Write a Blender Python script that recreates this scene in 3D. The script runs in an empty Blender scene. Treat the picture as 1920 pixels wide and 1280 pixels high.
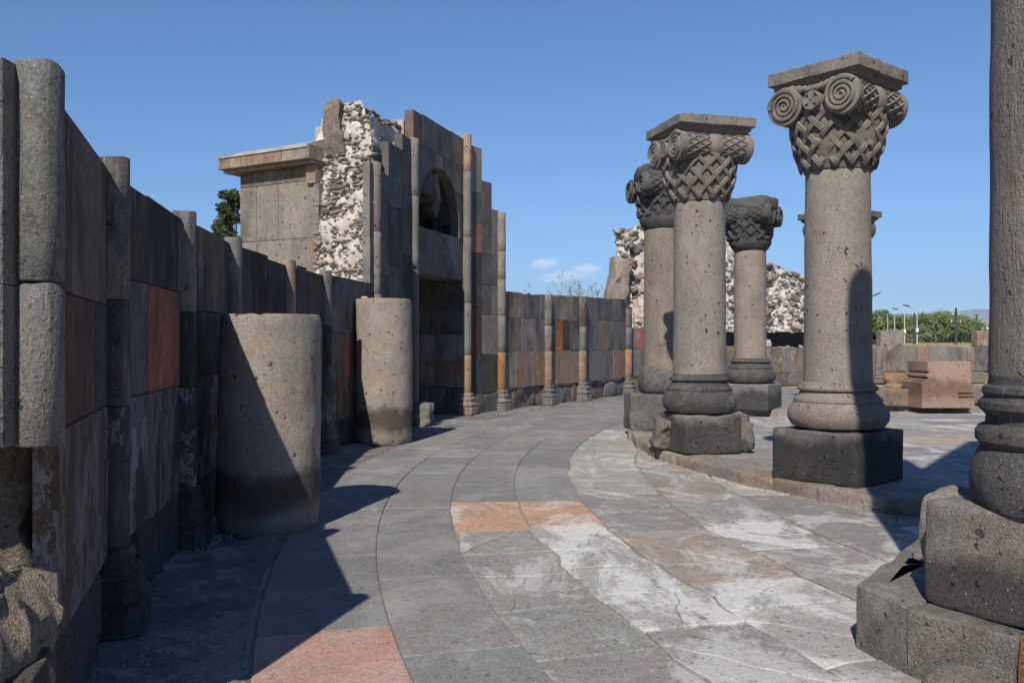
import bpy, bmesh, math, random
from mathutils import Vector, noise, Matrix
R = math.radians
rng = random.Random(7)
S = bpy.context.scene
COL = S.collection

# ------------------------------------------------------------------ camera, sky, sun
cam_d = bpy.data.cameras.new("camera"); cam = bpy.data.objects.new("camera", cam_d); COL.objects.link(cam)
cam.location = (0, 0, 1.6); cam.rotation_euler = (R(90), 0, 0)
cam_d.sensor_width = 36; cam_d.lens = 36 * 1640 / 1920; cam_d.clip_start = 0.05; cam_d.clip_end = 60000
S.camera = cam
SUN = Vector((0.262, 0.965, -1.0)).normalized()
sun_d = bpy.data.lights.new("sun", 'SUN'); sun_d.energy = 5.0; sun_d.angle = R(0.53); sun_d.color = (1.0, 0.93, 0.83)
sun = bpy.data.objects.new("sun", sun_d); COL.objects.link(sun)
sun.rotation_euler = SUN.to_track_quat('-Z', 'Y').to_euler(); sun.location = (0, -10, 30)
W = bpy.data.worlds.new("World"); S.world = W; W.use_nodes = True
nt = W.node_tree; nt.nodes.clear()
def wn(t, **k):
    n = nt.nodes.new(t)
    for a, b in k.items(): setattr(n, a, b)
    return n
sky = wn('ShaderNodeTexSky', sky_type='NISHITA', sun_disc=False, sun_elevation=R(45), sun_rotation=math.atan2(-0.262, -0.965),
         altitude=850, air_density=1.0, dust_density=0.0, ozone_density=10.0)
tcw = wn('ShaderNodeTexCoord')
mp = wn('ShaderNodeMapping'); mp.inputs['Scale'].default_value = (1, 1, 2.3); mp.inputs['Location'].default_value = (0.31, 0, 0.12)
nz = wn('ShaderNodeTexNoise'); nz.inputs['Scale'].default_value = 34; nz.inputs['Detail'].default_value = 9; nz.inputs['Roughness'].default_value = .6
nt.links.new(tcw.outputs['Generated'], mp.inputs[0]); nt.links.new(mp.outputs[0], nz.inputs['Vector'])
def cloud(dx, dz, w, h):
    """soft ellipse of cloud round a compass direction low over the horizon"""
    d = Vector((dx, 1, dz)).normalized()
    sub = wn('ShaderNodeVectorMath', operation='SUBTRACT'); sub.inputs[1].default_value = d
    nt.links.new(tcw.outputs['Generated'], sub.inputs[0])
    sc = wn('ShaderNodeVectorMath', operation='MULTIPLY'); sc.inputs[1].default_value = (1 / w, 1 / w, 1 / h)
    nt.links.new(sub.outputs[0], sc.inputs[0])
    ln = wn('ShaderNodeVectorMath', operation='LENGTH'); nt.links.new(sc.outputs[0], ln.inputs[0])
    m = wn('ShaderNodeMapRange'); m.inputs[1].default_value = 1.0; m.inputs[2].default_value = 0.0; m.inputs[3].default_value = 0; m.inputs[4].default_value = 1
    nt.links.new(ln.outputs['Value'], m.inputs[0]); return m.outputs[0]
cl = [cloud(.038, .089, .030, .016), cloud(.090, .083, .040, .013), cloud(.060, .074, .085, .013), cloud(-.30, .10, .12, .02), cloud(.72, .12, .10, .02)]
acc = cl[0]
for c in cl[1:]:
    mx = wn('ShaderNodeMath', operation='MAXIMUM'); nt.links.new(acc, mx.inputs[0]); nt.links.new(c, mx.inputs[1]); acc = mx.outputs[0]
ad = wn('ShaderNodeMath', operation='MULTIPLY_ADD'); nt.links.new(nz.outputs['Fac'], ad.inputs[0]); ad.inputs[1].default_value = 3.6; ad.inputs[2].default_value = -1.95
ad2 = wn('ShaderNodeMath', operation='ADD'); nt.links.new(ad.outputs[0], ad2.inputs[0]); nt.links.new(acc, ad2.inputs[1])
gt = wn('ShaderNodeMath', operation='MULTIPLY'); nt.links.new(ad2.outputs[0], gt.inputs[0]); nt.links.new(acc, gt.inputs[1])
mr = wn('ShaderNodeMapRange', interpolation_type='SMOOTHSTEP'); mr.inputs[1].default_value = .05; mr.inputs[2].default_value = .75; mr.inputs[4].default_value = .66
nt.links.new(gt.outputs[0], mr.inputs[0])
cm = wn('ShaderNodeMix', data_type='RGBA'); nt.links.new(mr.outputs[0], cm.inputs['Factor'])
nt.links.new(sky.outputs[0], cm.inputs['A']); cm.inputs['B'].default_value = (9.2, 9.3, 9.8, 1)
bg = wn('ShaderNodeBackground'); bg.inputs['Strength'].default_value = 0.112
nt.links.new(cm.outputs['Result'], bg.inputs[0]); wo = wn('ShaderNodeOutputWorld'); nt.links.new(bg.outputs[0], wo.inputs[0])
S.view_settings.view_transform = 'Standard'; S.view_settings.look = 'None'; S.view_settings.exposure = 0.2; S.view_settings.gamma = 1.0
S.view_settings.use_curve_mapping = False

# ------------------------------------------------------------------ materials
class NB:
    def __init__(s, name):
        s.m = bpy.data.materials.new(name); s.m.use_nodes = True; s.t = s.m.node_tree; s.t.nodes.clear()
        s.out = s.n('ShaderNodeOutputMaterial'); s.b = s.n('ShaderNodeBsdfPrincipled'); s.l(s.b.outputs[0], s.out.inputs[0])
    def n(s, t, **k):
        x = s.t.nodes.new(t)
        for a, b in k.items(): setattr(x, a, b)
        return x
    def l(s, a, b): s.t.links.new(a, b)
    def setv(s, i, v):
        if isinstance(v, (int, float, tuple)): i.default_value = v
        else: s.l(v, i)
    def math(s, op, a, b=0.0, c=None, clamp=False):
        x = s.n('ShaderNodeMath', operation=op, use_clamp=clamp); s.setv(x.inputs[0], a); s.setv(x.inputs[1], b)
        if c is not None: s.setv(x.inputs[2], c)
        return x.outputs[0]
    def mix(s, f, a, b, blend='MIX'):
        x = s.n('ShaderNodeMix', data_type='RGBA', blend_type=blend); s.setv(x.inputs['Factor'], f); s.setv(x.inputs['A'], a); s.setv(x.inputs['B'], b)
        return x.outputs['Result']
    def rng(s, v, a, b, c=0.0, d=1.0, smooth=True):
        x = s.n('ShaderNodeMapRange', interpolation_type='SMOOTHSTEP' if smooth else 'LINEAR'); s.setv(x.inputs[0], v)
        for i, q in enumerate((a, b, c, d)): s.setv(x.inputs[i + 1], q)
        return x.outputs[0]
    def pos(s, shift=True):
        g = s.n('ShaderNodeNewGeometry')
        s.zz = s.n('ShaderNodeSeparateXYZ'); s.l(g.outputs['Position'], s.zz.inputs[0])
        s.oi = s.n('ShaderNodeObjectInfo')
        if not shift: return g.outputs['Position']
        v = s.n('ShaderNodeVectorMath', operation='MULTIPLY_ADD'); c = s.n('ShaderNodeCombineXYZ')
        for i, k in enumerate((31.0, 57.0, 23.0)): s.l(s.math('MULTIPLY', s.oi.outputs['Random'], k), c.inputs[i])
        v.inputs[1].default_value = (1, 1, 1); s.l(g.outputs['Position'], v.inputs[0]); s.l(c.outputs[0], v.inputs[2])
        return v.outputs[0]
    def noise(s, p, sc, det=5, ro=.55, stretch=None, dist=0.0):
        if stretch:
            q = s.n('ShaderNodeVectorMath', operation='MULTIPLY'); q.inputs[1].default_value = stretch; s.l(p, q.inputs[0]); p = q.outputs[0]
        x = s.n('ShaderNodeTexNoise'); x.inputs['Scale'].default_value = sc; x.inputs['Detail'].default_value = det
        x.inputs['Roughness'].default_value = ro; x.inputs['Distortion'].default_value = dist; s.l(p, x.inputs['Vector']); return x.outputs['Fac']
    def vor(s, p, sc, stretch=None):
        if stretch:
            q = s.n('ShaderNodeVectorMath', operation='MULTIPLY'); q.inputs[1].default_value = stretch; s.l(p, q.inputs[0]); p = q.outputs[0]
        x = s.n('ShaderNodeTexVoronoi'); x.inputs['Scale'].default_value = sc; s.l(p, x.inputs['Vector']); return x

def stone(name, mott=.5, grain=.5, pit=.55, speck=.5, streak=0.0, lime=0.0, soot=0.0, comb=0.0, patch=0.0, damp=None, rough=.9, bump=.006, pitscale=17, streakcol=(.42, .42, .43), eff=0.0, plo=.50, wav=0.0):
    B = NB(name); p = B.pos()
    col = B.oi.outputs['Color']
    big = B.noise(p, 2.3, 6, .6); mid = B.noise(p, 11, 6, .65); fine = B.noise(p, 95, 3, .7); vf = B.noise(p, 260, 2, .6)
    f = B.math('ADD', B.math('MULTIPLY_ADD', big, mott * 1.7, 1 - mott * .85), B.math('MULTIPLY_ADD', mid, mott * 1.3, -mott * .65))
    fine = B.rng(fine, .28, .72, 0, 1, False); g2 = B.rng(B.noise(p, 42, 4, .75), .3, .7, 0, 1, False)
    f = B.math('MULTIPLY', f, B.math('MULTIPLY_ADD', fine, grain * 1.25, 1 - grain * .62)); f = B.math('MULTIPLY', f, B.math('MULTIPLY_ADD', g2, grain * .8, 1 - grain * .4))
    f = B.math('MULTIPLY', f, B.math('MULTIPLY_ADD', vf, grain * .9, 1 - grain * .45))
    col = B.mix(1.0, col, B.mix(0, f, f), 'MULTIPLY')
    # mineral hue drift: warmer and cooler cells inside one block
    hue = B.noise(p, 4.1, 4, .6)
    col = B.mix(B.rng(hue, .42, .68, 0, .38), col, B.mix(1.0, col, (1.22, .98, .80, 1), 'MULTIPLY'))
    if soot:
        k = B.noise(p, 1.5, 6, .65, (1.4, 1.4, .55))
        col = B.mix(B.rng(k, .47, .66, 0, soot), col, B.mix(1.0, col, (.32, .33, .35, 1), 'MULTIPLY'))
    if streak:
        k = B.noise(p, 7, 6, .7, (1.5, 1.5, .16)); k2 = B.noise(p, 1.1, 4, .6)
        kk = B.math('MULTIPLY', B.rng(k, .50, .70), B.rng(k2, .44, .62))
        col = B.mix(B.math('MULTIPLY', kk, streak), col, streakcol + (1,))
        k = B.noise(p, 10, 5, .65, (1.7, 1.7, .12), .4)
        col = B.mix(B.rng(k, .53, .70, 0, streak), col, B.mix(1.0, col, (.38, .38, .40, 1), 'MULTIPLY'))
    if eff:      # salt bloom running down in ragged tongues
        k = B.noise(p, 2.6, 9, .72, (1.6, 1.6, .62), .4); k4 = B.noise(p, 30, 4, .75, (1, 1, .3))
        kk = B.math('MULTIPLY', B.rng(k, .525, .575), B.math('MULTIPLY_ADD', B.rng(k4, .36, .62), .75, .25))
        col = B.mix(B.math('MULTIPLY', kk, eff), col, (.165, .158, .17, 1))
        ed = B.math('MULTIPLY', B.rng(k, .51, .532), B.rng(k, .555, .532)); col = B.mix(B.math('MULTIPLY', ed, eff * .8), col, (.27, .265, .26, 1))
    if lime:
        k = B.noise(p, 3.0, 9, .72, (1, 1, .8), .3); k2 = B.noise(p, 1.0, 3, .5)
        kk = B.math('MULTIPLY', B.rng(k, .54, .61), B.rng(k2, .40, .60))
        col = B.mix(B.math('MULTIPLY', kk, lime), col, (.50, .48, .45, 1))
    if patch:
        gq = B.n('ShaderNodeNewGeometry'); wp = gq.outputs['Position']; k = B.noise(wp, .95, 10, .70, (1.25, .8, 1), .8)
        k3 = B.math('MULTIPLY', B.rng(k, plo, plo + .10), B.math('MULTIPLY_ADD', B.noise(p, 40, 4, .7), 1.3, .25), clamp=True)
        col = B.mix(B.math('MULTIPLY', k3, patch), col, (.62, .61, .59, 1))
    if damp:
        z0, z1, dcol, amt = damp
        zz = B.math('ADD', B.zz.outputs['Z'], B.math('MULTIPLY_ADD', B.noise(p, 1.7, 5, .6), -.55, .27))
        up = B.rng(zz, z1 - .10, z1 + .06, 1, 0); lo = B.rng(zz, z0 - .12, z0 + .10, .15, 1)
        col = B.mix(B.math('MULTIPLY', B.math('MULTIPLY', up, lo), amt), col, B.mix(1.0, col, dcol + (1,), 'MULTIPLY'))
    # vesicles: dark holes in the tuff, irregularly spread
    wob = B.n('ShaderNodeVectorMath', operation='ADD'); B.l(p, wob.inputs[0])
    wn_ = B.n('ShaderNodeTexNoise'); wn_.inputs['Scale'].default_value = 22; B.l(p, wn_.inputs['Vector'])
    wm = B.n('ShaderNodeVectorMath', operation='SCALE'); wm.inputs['Scale'].default_value = .07; B.l(wn_.outputs['Color'], wm.inputs[0]); B.l(wm.outputs[0], wob.inputs[1])
    v1 = B.vor(wob.outputs[0], pitscale, (1, 1, .75)); v2 = B.vor(wob.outputs[0], pitscale * 3.4)
    cs1 = B.n('ShaderNodeSeparateColor'); B.l(v1.outputs['Color'], cs1.inputs[0]); cs2 = B.n('ShaderNodeSeparateColor'); B.l(v2.outputs['Color'], cs2.inputs[0])
    th1 = B.math('MULTIPLY', B.rng(cs1.outputs[0], .5, 1.0, 0, 1, False), .30); th2 = B.math('MULTIPLY', B.rng(cs2.outputs[0], .55, 1.0, 0, 1, False), .36)
    p1 = B.rng(B.math('SUBTRACT', v1.outputs['Distance'], th1), -.06, .02, 1, 0); p2 = B.rng(B.math('SUBTRACT', v2.outputs['Distance'], th2), -.06, .03, 1, 0)
    p1 = B.math('MULTIPLY', p1, B.rng(th1, .02, .05)); p2 = B.math('MULTIPLY', p2, B.rng(th2, .02, .05))
    pits = B.math('MAXIMUM', p1, B.math('MULTIPLY', p2, .8))
    col = B.mix(B.math('MULTIPLY', pits, pit), col, B.mix(1.0, col, (.22, .21, .21, 1), 'MULTIPLY'))
    if speck:
        v3 = B.vor(p, 46); cs3 = B.n('ShaderNodeSeparateColor'); B.l(v3.outputs['Color'], cs3.inputs[0])
        sp = B.math('MULTIPLY', B.rng(v3.outputs['Distance'], .10, .22, 1, 0), B.rng(cs3.outputs[1], .80, .86))
        col = B.mix(B.math('MULTIPLY', sp, speck), col, (.55, .52, .48, 1))
    B.l(col, B.b.inputs['Base Color']); B.b.inputs['Roughness'].default_value = rough
    B.b.inputs['Specular IOR Level'].default_value = .25
    h = B.math('ADD', B.math('MULTIPLY', fine, .45), B.math('MULTIPLY', mid, .9))
    h = B.math('SUBTRACT', h, B.math('MULTIPLY', pits, 1.2 * min(1, pit + .3)))
    if wav:
        h = B.math('ADD', h, B.math('MULTIPLY', B.noise(p, 6.5, 5, .6), wav))
    if comb:
        k = B.noise(p, 38, 3, .6, (1, 1, .10)); k2 = B.noise(p, 80, 2, .6, (1, 1, .35))
        h = B.math('ADD', h, B.math('MULTIPLY', B.math('ADD', k, B.math('MULTIPLY', k2, .7)), comb))
    bp = B.n('ShaderNodeBump'); bp.inputs['Strength'].default_value = .85; bp.inputs['Distance'].default_value = bump
    B.l(h, bp.inputs['Height']); B.l(bp.outputs[0], B.b.inputs['Normal'])
    return B.m

M_shaft = stone('smooth_tuff', mott=.35, grain=.5, pit=1.0, speck=.45, soot=.28, streak=.06)
M_comb = stone('combed_tuff', mott=.4, grain=.5, pit=.8, speck=.4, soot=.35, comb=1.5, bump=.009)
M_drum = stone('drum_tuff', mott=.25, grain=.45, pit=.95, speck=.5, comb=.7, damp=(.22, .52, (.24, .22, .21), .92), wav=.5, soot=.25)
M_wall = stone('wall_tuff', mott=.85, grain=.55, pit=.6, speck=.45, streak=.45, soot=.75)
M_lower = stone('limed_wall_tuff', mott=.55, grain=.45, pit=.4, speck=.5, streak=.28, lime=.35, soot=.5, streakcol=(.36, .35, .37), eff=.85)
M_panel = stone('portal_tuff', mott=.6, grain=.5, pit=.95, speck=.4, soot=.5, streak=.14, lime=.12, pitscale=13)
M_rough = stone('rough_tuff', mott=.6, grain=.6, pit=.75, speck=.6, lime=.2, soot=.4, bump=.02, wav=1.6)
M_plinth = stone('plinth_tuff', mott=.45, grain=.55, pit=.8, speck=.7, lime=.15, bump=.012, damp=(-.4, .60, (.26, .27, .29), .9))
M_carve = stone('carved_tuff', mott=.4, grain=.45, pit=.25, speck=.25, soot=.3, bump=.005)
M_pave = stone('paving_tuff', mott=.3, grain=.55, pit=.4, speck=.7, patch=.14, bump=.006, rough=.85, wav=.8)
M_flag = stone('old_flag_tuff', mott=.4, grain=.6, pit=.45, speck=.6, patch=.62, lime=.55, bump=.012, wav=1.8)
M_lime = stone('lime_flag_tuff', mott=.3, grain=.5, pit=.5, speck=.3, patch=1.0, lime=.5, bump=.012, plo=.425, wav=1.8)
M_mort = stone('mortar', mott=.5, grain=.45, pit=.35, speck=.2, bump=.010, pitscale=14)
M_rub = stone('rubble_tuff', mott=.5, grain=.5, pit=.3, speck=.3, lime=.12, bump=.012)
M_bed = stone('joint_sand', mott=.4, grain=.5, pit=.2, speck=.4, bump=.006)
M_break = stone('broken_tuff', mott=.8, grain=.7, pit=.7, speck=.5, lime=.08, soot=.4, bump=.035)
M_rock = stone('bedrock_earth', mott=.8, grain=.8, pit=.6, speck=.9, lime=.45, patch=.25, bump=.03)
def plain(name, col, rough=.6, metal=0.0, var=.2, sc=8):
    B = NB(name); p = B.pos(); k = B.noise(p, sc, 5, .6)
    c = B.mix(B.rng(k, .3, .7), tuple(x * (1 - var) for x in col) + (1,), tuple(min(1, x * (1 + var)) for x in col) + (1,))
    B.l(c, B.b.inputs['Base Color']); B.b.inputs['Roughness'].default_value = rough; B.b.inputs['Metallic'].default_value = metal; return B.m
def leafmat(name, a, b):
    B = NB(name); p = B.pos(); k = B.noise(p, 1.9, 4, .7); k2 = B.noise(p, 14, 2, .6)
    c = B.mix(B.rng(B.math('ADD', B.math('MULTIPLY', k, .6), B.math('MULTIPLY', k2, .4)), .36, .64), a + (1,), b + (1,))
    B.l(c, B.b.inputs['Base Color']); B.b.inputs['Roughness'].default_value = .6; B.b.inputs['Specular IOR Level'].default_value = .2
    tr = B.n('ShaderNodeBsdfTranslucent'); B.l(c, tr.inputs[0]); ms = B.n('ShaderNodeMixShader'); ms.inputs[0].default_value = .3
    B.l(B.b.outputs[0], ms.inputs[1]); B.l(tr.outputs[0], ms.inputs[2]); B.l(ms.outputs[0], B.out.inputs[0]); return B.m
M_leaf = leafmat('bush_leaves', (.085, .125, .03), (.23, .28, .075))
M_leaf_pale = leafmat('pale_leaves', (.15, .175, .06), (.30, .31, .12))
M_pine = leafmat('conifer_needles', (.045, .065, .025), (.12, .145, .055))
M_bark = plain('bark', (.12, .09, .065), .9)
M_twig = plain('dry_twigs', (.22, .17, .10), .9)
M_metal = plain('galvanised_pole', (.50, .51, .52), .5, 0.0, .08)
M_dark = plain('dark_metal', (.05, .05, .055), .5, 0.0)
M_white = plain('white_paint', (.72, .71, .68), .6)
M_glassy = plain('dark_glass', (.03, .035, .04), .15)
M_tin = plain('weathered_roofing', (.33, .31, .28), .75, 0.0, .3, 2)
M_earth = plain('dry_earth_and_grass', (.30, .24, .13), .95, 0.0, .45, .35)
M_hill = plain('bare_hillside', (.20, .15, .12), 1.0, 0.0, .5, .0011)
M_grass = plain('dry_grass', (.34, .27, .11), .9, 0.0, .3, 3)

# ------------------------------------------------------------------ object helpers
WORLD = {}
def wl(o): return WORLD[o.name] if o is not None else Vector((0, 0, 0))
def thing(name, label, cat, loc, group=None):
    o = bpy.data.objects.new(name, None); COL.objects.link(o); o.location = loc; o.empty_display_size = .2
    o['label'] = label; o['category'] = cat
    if group: o['group'] = group
    WORLD[o.name] = Vector(loc); return o
def link(name, me, mat, parent, loc, color=None, rot=None, scale=None):
    o = bpy.data.objects.new(name, me); COL.objects.link(o)
    if mat and not me.materials: me.materials.append(mat)
    if parent is not None: o.parent = parent
    o.location = Vector(loc) - wl(parent); WORLD[o.name] = Vector(loc)
    if color: o.color = tuple(color) + (1,)
    if rot: o.rotation_euler = rot
    if scale: o.scale = scale
    return o
def mesh(name, V, F, smooth=None):
    me = bpy.data.meshes.new(name); me.from_pydata([tuple(v) for v in V], [], F); me.update()
    if smooth is not None:
        me.polygons.foreach_set('use_smooth', [True] * len(me.polygons)); me.set_sharp_from_angle(angle=R(smooth))
    return me
def mk(name, V, F, mat, parent=None, color=None, smooth=None, origin=None):
    """a mesh given in world coordinates becomes an object with its origin at its own centre"""
    V = [Vector(v) for v in V]
    if origin is None:
        lo = [min(v[i] for v in V) for i in range(3)]; hi = [max(v[i] for v in V) for i in range(3)]
        origin = Vector([(lo[i] + hi[i]) / 2 for i in range(3)])
    o = Vector(origin)
    return link(name, mesh(name, [v - o for v in V], F, smooth), mat, parent, o, color)
class Bag:
    def __init__(s): s.V = []; s.F = []
    def add(s, V, F):
        k = len(s.V); s.V += [Vector(v) for v in V]; s.F += [tuple(i + k for i in f) for f in F]
def tag(o, label, cat, group=None):
    o['label'] = label; o['category'] = cat
    if group: o['group'] = group
def structure(o): o['kind'] = 'structure'; return o
def jc(c, a=.12):
    k = 1 + rng.uniform(-a, a); return tuple(max(0.01, x * k * (1 + rng.uniform(-a * .25, a * .25))) for x in c)
DK = (.060, .060, .062); GY = (.12, .115, .11); LG = (.20, .185, .165); BR = (.15, .115, .092); BN = (.22, .165, .125)
OR = (.33, .175, .085); RD = (.27, .105, .065); PK = (.27, .195, .155); DB = (.070, .058, .050); DR = (.095, .05, .038)
SH = (.255, .231, .203)   # brown grey tuff of shafts and drums

def frame2(A, B):
    A = Vector((A[0], A[1], 0)); B = Vector((B[0], B[1], 0)); t = (B - A).normalized(); n = Vector((t.y, -t.x, 0)); return A, B, t, n, (B - A).length
def prism(P, t, n, pts, proud, depth, c=.006):
    """outline (s, z) on a wall plane extruded back from its face, with a small chamfer round the face"""
    cs = sum(p[0] for p in pts) / len(pts); cz = sum(p[1] for p in pts) / len(pts); N = len(pts); V = []
    for (off, sh) in ((proud, c), (proud - c, 0), (proud - depth, 0)):
        for s, z in pts:
            ds, dz = cs - s, cz - z; L = math.hypot(ds, dz) or 1
            ks = s + (sh if ds > 0 else -sh) * (abs(ds) > 1e-4); kz = z + (sh if dz > 0 else -sh) * (abs(dz) > 1e-4)
            V.append(P + t * ks + n * off + Vector((0, 0, kz)))
    F = [tuple(range(N - 1, -1, -1))]
    for r in (0, N):
        for i in range(N): F.append((r + i, r + (i + 1) % N, r + N + (i + 1) % N, r + N + i))
    F.append(tuple(range(2 * N, 3 * N))); return V, F
def rect(s0, s1, z0, z1, j=0.0):
    u = lambda: rng.uniform(-j, j)
    return [(s0 + u(), z0 + u()), (s1 + u(), z0 + u()), (s1 + u(), z1 + u()), (s0 + u(), z1 + u())]
def rockmesh(sx, sy, sz, n=6, amp=.03, k=9, seed=0, freq=2.2, octv=4):
    V = []; idx = {}; F = []
    gr = [-1 + 2 * i / n for i in range(n + 1)] if n < 7 else [-1, -.96, -.88] + [-.88 + 1.76 * i / (n - 4) for i in range(1, n - 4)] + [.88, .96, 1]
    def vid(p):
        key = tuple(round(x * 1000) for x in p)
        if key not in idx:
            idx[key] = len(V); q = Vector(p); nn = (abs(q.x) ** k + abs(q.y) ** k + abs(q.z) ** k) ** (1 / k); V.append(q / nn)
        return idx[key]
    for ax in range(3):
        for sg in (-1, 1):
            g = [[None] * (n + 1) for _ in range(n + 1)]
            for i in range(n + 1):
                for j in range(n + 1):
                    p = [0, 0, 0]; p[ax] = sg; p[(ax + 1) % 3] = gr[i]; p[(ax + 2) % 3] = gr[j]; g[i][j] = vid(p)
            for i in range(n):
                for j in range(n):
                    q = (g[i][j], g[i + 1][j], g[i + 1][j + 1], g[i][j + 1]); F.append(q if sg > 0 else q[::-1])
    o = Vector((seed * 3.7, seed * 1.3, seed * 7.1)); out = []
    for v in V:
        w = Vector((v.x * sx, v.y * sy, v.z * sz))
        d = noise.noise_vector((w * freq + o)) * 1.0
        for q in range(1, octv): d = d + noise.noise_vector((w * freq * 2.1 ** q + o)) * (.5 ** q)
        out.append(w + d * amp)
    return out, F
def rock(name, c, dims, mat, parent, color, rotz=0, tilt=(0, 0), **k):
    V, F = rockmesh(dims[0] / 2, dims[1] / 2, dims[2] / 2, **k)
    M = Matrix.Rotation(rotz, 3, 'Z') @ Matrix.Rotation(tilt[0], 3, 'X') @ Matrix.Rotation(tilt[1], 3, 'Y')
    return mk(name, [M @ v + Vector(c) for v in V], F, mat, parent, color, smooth=38, origin=c)
def lathe(prof, n=40, c=(0, 0), amp=0.0, freq=3.0, seed=0, cap=True):
    V = []; F = []
    for r, z in prof:
        for i in range(n):
            a = 2 * math.pi * i / n; p = Vector((r * math.cos(a), r * math.sin(a), z))
            rr = r + (amp * noise.fractal(p * freq + Vector((seed, seed * 2, 0)), .9, 2.1, 4) if amp else 0)
            V.append(Vector((c[0] + rr * math.cos(a), c[1] + rr * math.sin(a), z)))
    m = len(prof)
    for j in range(m - 1):
        for i in range(n): F.append((j * n + i, j * n + (i + 1) % n, (j + 1) * n + (i + 1) % n, (j + 1) * n + i))
    if cap: F.append(tuple(range(n - 1, -1, -1))); F.append(tuple(range((m - 1) * n, m * n)))
    return V, F
def tube(path, r, n=6, caps=True, rfun=None):
    V = []; F = []; m = len(path); path = [Vector(p) for p in path]; up = Vector((.31, .2, .93)).normalized()
    for i, p in enumerate(path):
        d = (path[min(i + 1, m - 1)] - path[max(i - 1, 0)]).normalized(); a = d.cross(up)
        if a.length < .05: a = d.cross(Vector((1, 0, 0)))
        a.normalize(); b = d.cross(a); rr = rfun(i / (m - 1)) if rfun else r
        for k in range(n):
            q = 2 * math.pi * k / n; V.append(p + (a * math.cos(q) + b * math.sin(q)) * rr)
    for i in range(m - 1):
        for k in range(n): F.append((i * n + k, i * n + (k + 1) % n, (i + 1) * n + (k + 1) % n, (i + 1) * n + k))
    if caps: F.append(tuple(range(n - 1, -1, -1))); F.append(tuple(range((m - 1) * n, m * n)))
    return V, F
def densify(prof, step=.12):
    out = [prof[0]]
    for a, b in zip(prof, prof[1:]):
        k = max(1, int(abs(b[1] - a[1]) / step))
        for i in range(1, k + 1): out.append((a[0] + (b[0] - a[0]) * i / k, a[1] + (b[1] - a[1]) * i / k))
    return out

# shared rubble stone meshes
ROCKS = []
for i in range(14):
    bm = bmesh.new()
    for q in range(15):
        d = Vector((rng.gauss(0, 1), rng.gauss(0, 1), rng.gauss(0, 1))).normalized() * rng.uniform(.42, .58); bm.verts.new((max(-.45, min(.45, d.x)), max(-.42, min(.42, d.y)), max(-.40, min(.40, d.z))))
    h_ = bmesh.ops.convex_hull(bm, input=bm.verts[:]); bmesh.ops.delete(bm, geom=[g for g in h_['geom_interior'] if isinstance(g, bmesh.types.BMVert)], context='VERTS')
    me = bpy.data.meshes.new('rubble_stone'); bm.to_mesh(me); bm.free(); ROCKS.append(me); me.materials.append(M_rub)
RUBC = [(.25, .225, .195), (.19, .175, .16), (.30, .275, .24), (.14, .13, .125), (.36, .33, .29), (.25, .185, .145), (.21, .20, .185), (.27, .255, .235)]

# ------------------------------------------------------------------ ground, floor, platform
CC = Vector((19.3, 9.86))
def gz(x, y):
    d = (Vector((x, y)) - Vector((20.5, 10.1))).length
    k = min(1, max(0, (d - 25.2) / 3.0)); k = k * k * (3 - 2 * k)
    return -.06 + 1.36 * k * min(1, max(0, (y - 21) / 5.0))
def ring_pt(r, a): return Vector((CC.x - r * math.cos(a), CC.y + r * math.sin(a)))
V = []; F = []; radii = [0.5, 3, 6, 9, 12, 15, 18, 21, 23, 25, 25.6, 26.2, 26.8, 27.4, 28, 28.6, 30, 34, 40, 60, 100, 200, 500, 1500, 5000, 16000]; NS = 96
for r in radii:
    for i in range(NS):
        a = 2 * math.pi * i / NS; x, y = 20.5 + r * math.cos(a), 10.1 + r * math.sin(a); V.append((x, y, gz(x, y) if r < 700 else 1.3 if y > 0 else 0))
for j in range(len(radii) - 1):
    for i in range(NS): F.append((j * NS + i, j * NS + (i + 1) % NS, (j + 1) * NS + (i + 1) % NS, (j + 1) * NS + i))
F.append(tuple(range(NS)))
structure(mk('ground', V, F, M_earth, None, None, smooth=60, origin=(0, 0, 0)))

# ambulatory floor: a sandy bed with ring shaped slabs laid on it
V = []; F = []; n = 80
for i in range(n + 1):
    a = -.62 + (1.45 + .62) * i / n
    for r in (14.0, 21.36): p = ring_pt(r, a); V.append((p.x, p.y, -.014))
for i in range(n): F.append((2 * i, 2 * i + 1, 2 * i + 3, 2 * i + 2))
floor = structure(mk('floor', V, F, M_bed, None, (.26, .24, .21), origin=(0, 0, 0)))
far_slabs = Bag()
def slab_geo(outline, z, th=.07, c=.006):
    N = len(outline); cen = Vector((0, 0)); V = []
    for p in outline: cen += p
    cen /= N
    tx, ty = rng.uniform(-.0025, .0025), rng.uniform(-.0025, .0025)
    for (sh, dz) in ((c * 1.6, 0), (0, -c * .9), (0, -th)):
        for p in outline:
            d = cen - p; q = p + d.normalized() * sh if sh else p
            V.append(Vector((q.x, q.y, z + dz + (p.x - cen.x) * tx + (p.y - cen.y) * ty)))
    F = [tuple(range(N))]
    for r in (0, N):
        for i in range(N): F.append((r + i, r + N + i, r + N + (i + 1) % N, r + (i + 1) % N))
    return V, F
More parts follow.
